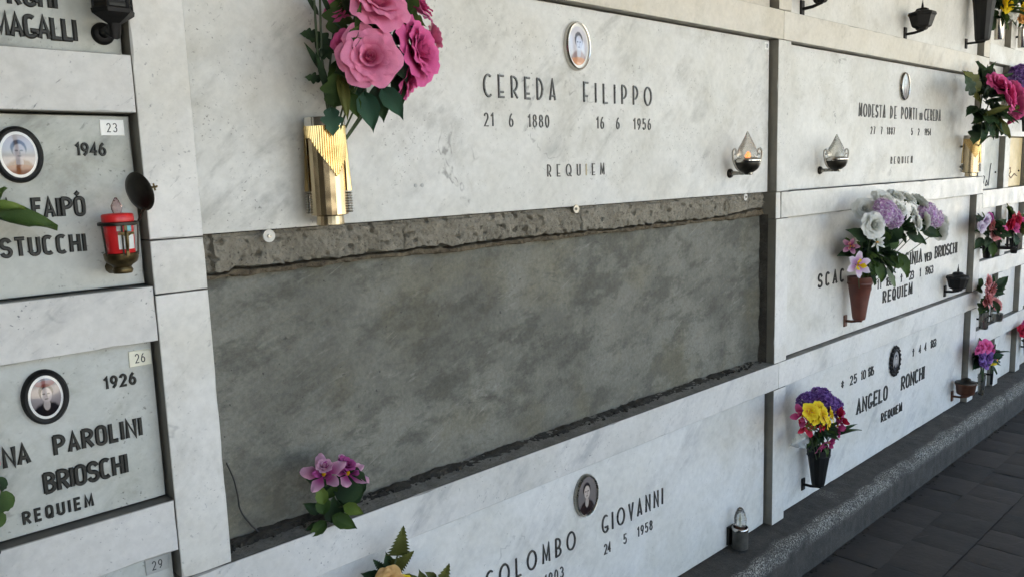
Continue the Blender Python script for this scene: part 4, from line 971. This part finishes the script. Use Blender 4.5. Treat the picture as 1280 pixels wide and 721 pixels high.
# 2 pink flowers in the second brass vase
base = V((V2.x, -.02, 1.55)); bq = thing('pink_bouquet', 'bouquet of pink artificial peonies with dark foliage in the far brass vase', 'flowers', base)
for (x, y, Y, d, s, mt, sd_) in [(1256, 122, -.20, (.3, -.85, .2), .075, HOTPINK, 11), (1246, 108, -.16, (-.3, -.7, .6), .065, HOTPINK, 12), (1268, 134, -.18, (.7, -.6, -.2), .065, MAGENTA, 13), (1265, 116, -.16, (.7, -.5, .4), .06, HOTPINK, 14), (1262, 150, -.18, (.4, -.6, -.6), .028, MAGENTA, 15)]: rose(bq, base, at(x, y, Y), d, s, mt, sd_)
rand_leaves(bq, base, at(1228, 130, -.09), (.12, .08, .17), 60, .10, ['lobed', 'ovate', 'blade', 'lobed'], [LEAF_D, LEAF_D, LEAF_O, LEAF_D], 33)
for (x, y, dx, dz, s, k, mt) in [(1222, 112, -.7, .8, .12, 'lobed', LEAF_O), (1214, 118, -.4, .9, .10, 'lobed', LEAF_D), (1242, 152, .5, -.5, .11, 'ovate', LEAF_O), (1250, 140, .7, .1, .12, 'blade', LEAF_O), (1228, 145, .6, .2, .13, 'blade', LEAF_O)]: leaf(bq, base, at(x, y, -.13), LD_(dx, dz), (-.4, -.8, .3), s, k, mt)
leaf(bq, base, at(1250, 161, -.16), (.9, -.2, 0), (-.3, -.9, .3), .075, 'round', LEAF_B)
stems(bq, base, base-V((0, 0, .06)), [at(1228, 120, -.09), at(1236, 130, -.12), at(1246, 132, -.14), at(1250, 161, -.16)], r=.003)

# 3 white and lilac bouquet
base = V((C1.x, -.028, C1.z+.165)); bq = thing('white_lilac_bouquet', 'bouquet of white roses and lilac carnations in the terracotta vase', 'flowers', base)
for (x, y, Y, d, s, mt, sd_) in [(1102, 252, -.12, (-.3, -.6, .7), .046, WHITE_P, 21), (1132, 250, -.10, (.1, -.6, .8), .044, WHITE_P, 22), (1148, 254, -.10, (.5, -.5, .6), .042, WHITE_P, 23), (1090, 282, -.15, (-.4, -.85, .1), .050, WHITE_P, 24), (1143, 280, -.16, (.2, -.9, .1), .042, WHITE_P, 25), (1155, 276, -.14, (.6, -.7, .0), .036, WHITE_P, 26), (1172, 288, -.10, (.8, -.5, .1), .048, WHITE_P, 27), (1080, 262, -.10, (-.7, -.5, .4), .042, WHITE_P, 28), (1092, 272, -.12, (-.6, -.7, .3), .03, WHITE_P, 29), (1118, 246, -.09, (-.1, -.5, .8), .036, WHITE_P, 30), (1124, 262, -.15, (.0, -.8, .5), .034, WHITE_P, 31), (1176, 276, -.08, (.7, -.5, .4), .036, WHITE_P, 32), (1140, 268, -.15, (.2, -.9, .3), .034, WHITE_P, 33)]: rose(bq, base, at(x, y, Y), d, s, mt, sd_)
for (x, y, Y, s) in [(1106, 264, -.17, .042), (1116, 272, -.15, .036), (1160, 266, -.13, .040), (1168, 273, -.12, .034)]: floret_head(bq, base, at(x, y, Y), (-.3, -.8, .4), s, .016, LILAC, 46, int(x), 'carnation', .6)
star_flower(bq, base, at(1072, 331, -.12), (-.5, -.85, .05), .048, LILAC, YELLOW, 6, 3, 'lily', 'broad')
star_flower(bq, base, at(1096, 303, -.14), (-.3, -.9, .1), .038, WHITE_P, WHITE_P, 6, 4, 'lily')
star_flower(bq, base, at(1063, 308, -.05), (-.8, -.5, .2), .032, ORCHID, SALMON, 5, 5, 'lily', 'broad')
rand_leaves(bq, base, at(1096, 318, -.07), (.13, .08, .13), 52, .075, ['ovate', 'ovate', 'round'], [LEAF_D, LEAF_D, LEAF_D, LEAF_M], 34)
rand_leaves(bq, base, at(1118, 288, -.06), (.14, .05, .06), 30, .06, ['ovate'], [LEAF_D], 35)
rand_leaves(bq, base, at(1075, 322, -.05), (.07, .05, .08), 22, .075, ['ovate', 'ovate'], [LEAF_D, LEAF_M, LEAF_D], 36)
for (x, y, dx, dz, s, mt) in [(1122, 318, .3, -.7, .10, LEAF_M), (1132, 292, .7, -.35, .09, LEAF_D), (1150, 288, .7, -.2, .09, LEAF_D), (1094, 328, .3, -.9, .08, LEAF_M), (1082, 300, -.7, .4, .09, LEAF_D)]: leaf(bq, base, at(x, y, -.13), LD_(dx, dz), (-.4, -.8, .3), s, 'ovate', mt)
stems(bq, base, base-V((0, 0, .06)), [at(1102, 258, -.1), at(1132, 255, -.09), at(1148, 260, -.09), at(1090, 288, -.13), at(1143, 285, -.14), at(1170, 290, -.1), at(1106, 270, -.14), at(1164, 272, -.12), at(1072, 333, -.10), at(1080, 265, -.1)], r=.002)

# 4 purple and yellow bouquet
base = V((C2.x, -.033, C2.z+.14)); bq = thing('purple_yellow_bouquet', 'round bouquet of purple hydrangea, yellow freesias and red petals in the black vase', 'flowers', base)
for (x, y, Y, r, n) in [(1012, 505, -.08, .042, 60), (1026, 499, -.09, .044, 60), (1038, 507, -.08, .040, 50), (1030, 506, -.13, .034, 40)]: floret_head(bq, base, at(x, y, Y), (-.3, -.5, .8), r, .015, PURPLE, n, int(x), 'hydrangea', .75)
for (x, y, Y, d, s, mt, sd_) in [(1012, 514, -.17, (-.5, -.8, .3), .030, YELLOW, 41), (1021, 511, -.17, (-.3, -.8, .5), .028, YELLOW, 42), (1028, 519, -.19, (.0, -.9, .2), .031, YELLOW, 43), (1037, 517, -.17, (.4, -.8, .2), .029, YELLOW, 44), (1034, 527, -.18, (.2, -.9, -.1), .027, YELLOW, 45), (1018, 523, -.18, (-.4, -.9, -.1), .022, YELLOW, 54), (1027, 532, -.17, (-.1, -.9, -.2), .018, RED_P, 46), (1003, 519, -.12, (-.8, -.5, .2), .034, MAGENTA, 47), (1049, 522, -.13, (.8, -.5, .1), .036, RED_P, 48), (1044, 515, -.11, (.8, -.3, .4), .034, MAGENTA, 49), (1047, 532, -.13, (.7, -.6, -.3), .034, MAGENTA, 50), (1026, 556, -.10, (.1, -.7, -.6), .028, MAGENTA, 51), (1036, 553, -.11, (.5, -.6, -.5), .026, MAGENTA, 52), (1008, 532, -.13, (-.6, -.7, .0), .028, RED_P, 53)]: star_flower(bq, base, at(x, y, Y), d, s*(.95 if mt is YELLOW else 1.3), mt, mt, 6 if mt is YELLOW else 5, sd_, 'flower', 'small' if mt is YELLOW else 'broad')
floret_head(bq, base, at(1014, 531, -.16), (-.3, -.9, .0), .018, .006, LEAF_L, 20, 5, 'buds', .6)
rand_leaves(bq, base, at(1022, 538, -.07), (.08, .06, .07), 46, .055, ['ovate', 'blade', 'ovate'], [LEAF_D, LEAF_D, LEAF_B, LEAF_M], 37)
leaf(bq, base, at(1042, 545, -.12), (.70, -.64, .12), (.05, -.4, .9), .105, 'blade', LEAF_D)
leaf(bq, base, at(1048, 541, -.10), (.72, -.5, .3), (0, -.5, .8), .08, 'blade', LEAF_D)
o = leaf(bq, base, at(1008, 546, -.09), (-.68, .30, -.25), (-.3, -.9, .4), .075, 'lobed', SILVER_L); o['label'] = 'silvery filigree leaf'
stems(bq, base, base-V((0, 0, .06)), [at(1016, 512, -.09), at(1026, 508, -.1), at(1036, 512, -.1), at(1028, 522, -.14), at(1046, 525, -.11), at(1008, 530, -.1)], r=.002)

# 5 orchid on the niche ledge
base = V(at(408, 662, .035)); base.z = .7605; bq = thing('orchid_sprig', 'pink orchid sprig with green leaves standing on the dirty niche ledge', 'flowers', base)
star_flower(bq, base, at(405, 593, -.02), (-.40, -.62, .68), .043, ORCHID, ORCHID_D, 5, 61, 'orchid', 'broad')
star_flower(bq, base, at(434, 592, -.02), (.10, -.62, .75), .043, ORCHID, ORCHID_D, 5, 63, 'orchid', 'broad')
rose(bq, base, at(405, 584, -.02), (-.2, -.5, .8), .020, ORCHID, 64, openp=False); rose(bq, base, at(431, 582, -.02), (.2, -.5, .8), .022, ORCHID_D, 65, openp=False)
for (x, y, Y, dx, dz, s, k, mt) in [(404, 640, -.01, .05, .9, .052, 'ovate', LEAF_M), (404, 628, -.02, -.1, .9, .045, 'ovate', LEAF_L), (408, 650, -.01, -.5, -.4, .045, 'ovate', LEAF_M), (416, 645, -.02, .9, -.35, .055, 'ovate', LEAF_M), (430, 632, -.03, .75, -.2, .045, 'ovate', LEAF_L), (420, 615, .0, .8, .25, .066, 'round', LEAF_D), (418, 600, .0, .8, -.15, .07, 'round', LEAF_D), (402, 655, .0, -.8, -.2, .035, 'ovate', LEAF_D), (410, 620, .0, .3, .8, .05, 'ovate', LEAF_M), (422, 640, .01, .3, .7, .05, 'ovate', LEAF_D), (400, 640, .01, -.6, .5, .04, 'ovate', LEAF_D), (414, 650, .01, .2, .9, .06, 'ovate', LEAF_D), (412, 608, -.01, -.5, .3, .05, 'ovate', LEAF_D)]: leaf(bq, base, at(x, y, Y), LD_(dx, dz), (-.3, -.85, .4), s, k, mt)
stems(bq, base, base+V((0, 0, .001)), [at(404, 592, -.015), at(432, 592, -.015), at(418, 620, 0), at(430, 632, -.02)], r=.002)
MB().lathe([(.016, 0), (.014, .004), (.006, .012)], 12).build('plug', DIRT, bq)

# 6 apricot flower with fern leaves rising from below the frame
base = V(at(484, 742, -.05)); bq = thing('fern_bouquet', 'apricot flower with olive fern leaves rising over the lower edge of the picture', 'flowers', base)
rose(bq, base, at(487, 729, -.07), (-.3, -.7, .5), .032, ORANGE, 71); rose(bq, base, at(506, 736, -.08), (.2, -.8, .4), .026, YELLOW, 72)
for (x, y, Y, dx, dz, s, k, mt) in [(497, 694, -.06, .25, .95, .072, 'fern', LEAF_O), (493, 708, -.05, .75, .65, .058, 'fern', LEAF_O), (488, 712, -.04, -.1, .9, .045, 'ovate', LEAF_D), (545, 738, -.06, .45, .9, .075, 'fern', LEAF_O), (530, 736, -.06, -.1, .9, .05, 'ovate', LEAF_O), (480, 722, -.03, -.8, .3, .05, 'ovate', LEAF_D), (500, 724, -.05, .9, .1, .05, 'ovate', LEAF_O), (510, 730, -.05, .8, .3, .05, 'ovate', LEAF_M), (484, 716, -.03, -.5, .7, .045, 'fern', LEAF_D), (545, 722, -.06, -.6, .5, .03, 'ovate', LEAF_O)]: leaf(bq, base, at(x, y, Y), LD_(dx, dz), (-.35, -.9, .2), s, k, mt)
stems(bq, base, base, [at(497, 694, -.06), at(490, 724, -.06), at(545, 738, -.06)], r=.002)
cone_vase('black wall vase just under the lower edge holding the fern leaves', base.x, -.035, base.z-.15, .15, .04, .024, BLACK_PLASTIC, BLACK_IRON)

# 7 leaves reaching in from the left edge
base = V(at(-45, 330, -.03)); bq = thing('leafy_bouquet', 'broad green leaf reaching in from the left edge over the stained slab', 'flowers', base)
for (x, y, Y, dx, dz, s, k, mt) in [(-8, 274, -.05, .95, -.1, .082, 'ovate', LEAF_M), (-14, 262, -.05, .9, .1, .045, 'ovate', LEAF_L), (-20, 270, -.04, .5, .8, .05, 'ovate', LEAF_M), (-30, 275, -.04, -.5, .7, .07, 'ovate', LEAF_M)]: leaf(bq, base, at(x, y, Y), (dx, -.08, dz), (-.25, -.55, .8), s, k, mt)
stems(bq, base, base-V((0, 0, .03)), [at(-8, 274, -.05), at(-14, 262, -.05), at(-30, 275, -.04)], r=.0018)
cone_vase('black wall vase outside the left edge holding the broad green leaves', base.x, -.03, base.z-.12, .12, .032, .02, BLACK_PLASTIC, BLACK_IRON)
base = V(at(-30, 690, -.03)); bq = thing('violet_flower', 'violet pink flower with light leaf at the left edge by the slab numbered 26', 'flowers', base)
rose(bq, base, at(-22, 612, -.05), (.5, -.8, .1), .024, ORCHID, 81); rose(bq, base, at(-22, 582, -.05), (.3, -.8, .4), .020, SALMON, 82)
for (x, y, dx, dz, s, k, mt) in [(-10, 632, .8, .2, .030, 'round', LEAF_M), (-8, 612, .6, .6, .022, 'round', LEAF_D), (-16, 645, .4, -.3, .026, 'round', LEAF_M)]: leaf(bq, base, at(x, y, -.045), (dx, -.15, dz), (-.3, -.9, .3), s, k, mt)
stems(bq, base, base, [at(-18, 615, -.045), at(-18, 585, -.045), at(-6, 632, -.045)], r=.0018)
cone_vase('black wall vase outside the left edge holding the violet flower', base.x, -.03, base.z-.1, .11, .03, .018, BLACK_PLASTIC, BLACK_IRON)

# ---------------------------------------------------------------- far block: vases and flowers
def far_vase(label, X, Y, z, h, rt, rb, mat): 
    t = thing('vase', label, 'vase', (X, Y, z), 'small far vases')
    MB().lathe([(rb*.8, 0), (rb, .004), (rt, h*.95), (rt*1.05, h), (rt*.9, h), (rb*.8, h*.4)], 14).build('body', mat, t)
    b = MB(); b.tube([(0, 0, h*.55), (0, .03-Y, h*.55)], .006, 6); b.build('bracket', BLACK_IRON, t)
def far_bunch(label, px, py, Y, blooms, nleaf, rad, seed, bottom, lm=None):
    base = V(at(px, bottom, -.03)); t = thing('small_bouquet', label, 'flowers', base, 'small far bouquets')
    rj = random.Random(seed*3); blooms = [q_ for bl in blooms for q_ in ((bl[0], bl[1], bl[2]*.85, bl[3]), (bl[0]+rj.uniform(-4, 4), bl[1]+rj.uniform(-4, 4), bl[2]*.55, bl[3]))]
    for (x, y, s, mt) in blooms: rose(t, base, at(x, y, Y), (random.Random(x*y).uniform(-.5, .4), -.8, random.Random(x+y).uniform(-.2, .6)), s, mt, int(x*7+y), openp=True)
    rand_leaves(t, base, at(px, py, Y+.03), (rad, rad*.7, rad), nleaf, rad*.75, ['ovate', 'lobed'], lm or [LEAF_D, LEAF_D, LEAF_M], seed)
    stems(t, base, base-V((0, 0, .03)), [at(x, y, Y+.01) for x, y, s, m_ in blooms[:4]], r=.0025)
def px_vase(label, x, y0, y1, wpx, mat, Y=-.02, cone=.6):
    p0, p1 = at(x, y1, Y), at(x, y0, Y); depth = (p0-CAM).dot(d_); r = wpx/2/F*depth
    far_vase(label, p0.x, Y, p0.z, p1.z-p0.z, r, r*cone, mat)
px_vase('black cone vase with mixed pink flowers beside the tall right pillar', 1233, 300, 323, 13, BLACK_PLASTIC, -.03)
far_bunch('pink and cream bouquet beside the tall right pillar', 1235, 292, -.07, [(1230, 277, .045, LILAC), (1238, 280, .04, SALMON), (1246, 288, .05, HOTPINK), (1243, 292, .045, SALMON), (1252, 288, .035, MAGENTA), (1226, 284, .035, LILAC), (1236, 272, .03, ORCHID_D)], 30, .10, 51, 300)
px_vase('black cone vase with red flowers in the third row of small niches', 1267, 298, 317, 12, BLACK_PLASTIC, -.03)
far_bunch('crimson bouquet in the third row of small niches', 1267, 285, -.07, [(1262, 278, .05, RED_P), (1270, 275, .05, RED_P), (1277, 280, .055, MAGENTA), (1267, 284, .045, MAGENTA), (1282, 284, .05, RED_P)], 30, .11, 52, 300, [LEAF_M, LEAF_D, LEAF_O])
px_vase('grey metal box vase with salmon roses in the second row of small niches', 1229, 390, 411, 11, STEEL, -.02, .95)
far_bunch('salmon rose bouquet in the second row of small niches', 1236, 368, -.07, [(1232, 374, .055, SALMON), (1238, 362, .05, SALMON), (1243, 380, .045, SALMON), (1234, 352, .04, SALMON)], 30, .10, 53, 390)
px_vase('small grey metal votive cup with orange glow beside salmon roses', 1246, 391, 401, 13, STEEL, -.03, .9)
px_vase('pale tall vase on the kerb beside the brown bowl lamp', 1226, 468, 493, 9, STEEL, -.02, .8)
far_bunch('faded violet bouquet with pink tops beside the brown bowl lamp', 1229, 448, -.06, [(1225, 434, .04, MAGENTA), (1232, 433, .045, HOTPINK), (1238, 437, .04, MAGENTA), (1224, 445, .04, PURPLE), (1233, 447, .05, PURPLE), (1228, 455, .04, PURPLE), (1240, 443, .035, ORCHID_D)], 34, .09, 54, 470, [LEAF_D, LEAF_B])
px_vase('thin black stick vase with one yellow flower near the kerb', 1239, 459, 480, 4, BLACK_PLASTIC, -.02, .8)
far_bunch('single yellow flower with leaves in a stick vase near the kerb', 1240, 452, -.04, [(1241, 450, .035, YELLOW)], 8, .05, 55, 460)
px_vase('dark vase with red roses at the right edge of the lowest rows', 1283, 425, 445, 9, BLACK_PLASTIC, -.03)
far_bunch('red and green bouquet at the right edge above the kerb', 1283, 418, -.05, [(1279, 414, .05, RED_P), (1284, 409, .05, MAGENTA), (1287, 417, .05, RED_P)], 24, .09, 56, 427, [LEAF_M, LEAF_D])
px_vase('chrome vase with yellow flowers beside the tall black vase', 1248, 24, 50, 11, CHROME, -.03, .9)
far_bunch('yellow and white flowers in a chrome vase at the upper right', 1250, 14, -.06, [(1258, 6, .05, YELLOW), (1253, 3, .045, YELLOW), (1262, 16, .045, WHITE_P), (1266, 20, .035, WHITE_P), (1260, 22, .03, WHITE_P)], 34, .10, 57, 26)
px_vase('chrome vase with yellow flowers at the upper right edge', 1277, 34, 60, 10, CHROME, -.03, .9)
far_bunch('yellow flowers at the upper right edge of the picture', 1279, 22, -.06, [(1278, 18, .06, YELLOW), (1284, 12, .05, YELLOW), (1277, 25, .04, ORANGE)], 26, .09, 58, 34)
base = V(at(1280, 150, -.03)); t = thing('hydrangea', 'purple hydrangea head at the right edge beside the pink peonies', 'flowers', base)
floret_head(t, base, at(1279, 102, -.06), (-.3, -.7, .5), .085, .024, PURPLE, 90, 4, 'flower_head', .9)
rand_leaves(t, base, at(1279, 122, -.04), (.07, .05, .06), 18, .07, ['ovate'], [LEAF_M, LEAF_D, LEAF_O], 59); stems(t, base, base, [at(1279, 104, -.05)], r=.003)
px_vase('dark vase holding the purple hydrangea at the right edge', 1281, 135, 165, 10, BLACK_PLASTIC, -.03)
# little black candle stand between the pink and red bouquets
p = at(1256, 311, -.03); t = thing('candle_stand', 'little black wire candle stand between pink and crimson bouquets', 'candle stand', p)
MB().lathe([(.055, 0), (.058, .006), (.05, .012), (.02, .012)], 16).build('tray', BLACK_IRON, t)
for i in range(5): a = 2*math.pi*i/5; MB().tube([(.035*math.cos(a), .035*math.sin(a), .01), (.035*math.cos(a), .035*math.sin(a), .10)], .005, 6).build('rod', BLACK_IRON, t)
MB().tube([(0, .04, .005), (0, .062, .005)], .006, 6).build('bracket', BLACK_IRON, t)
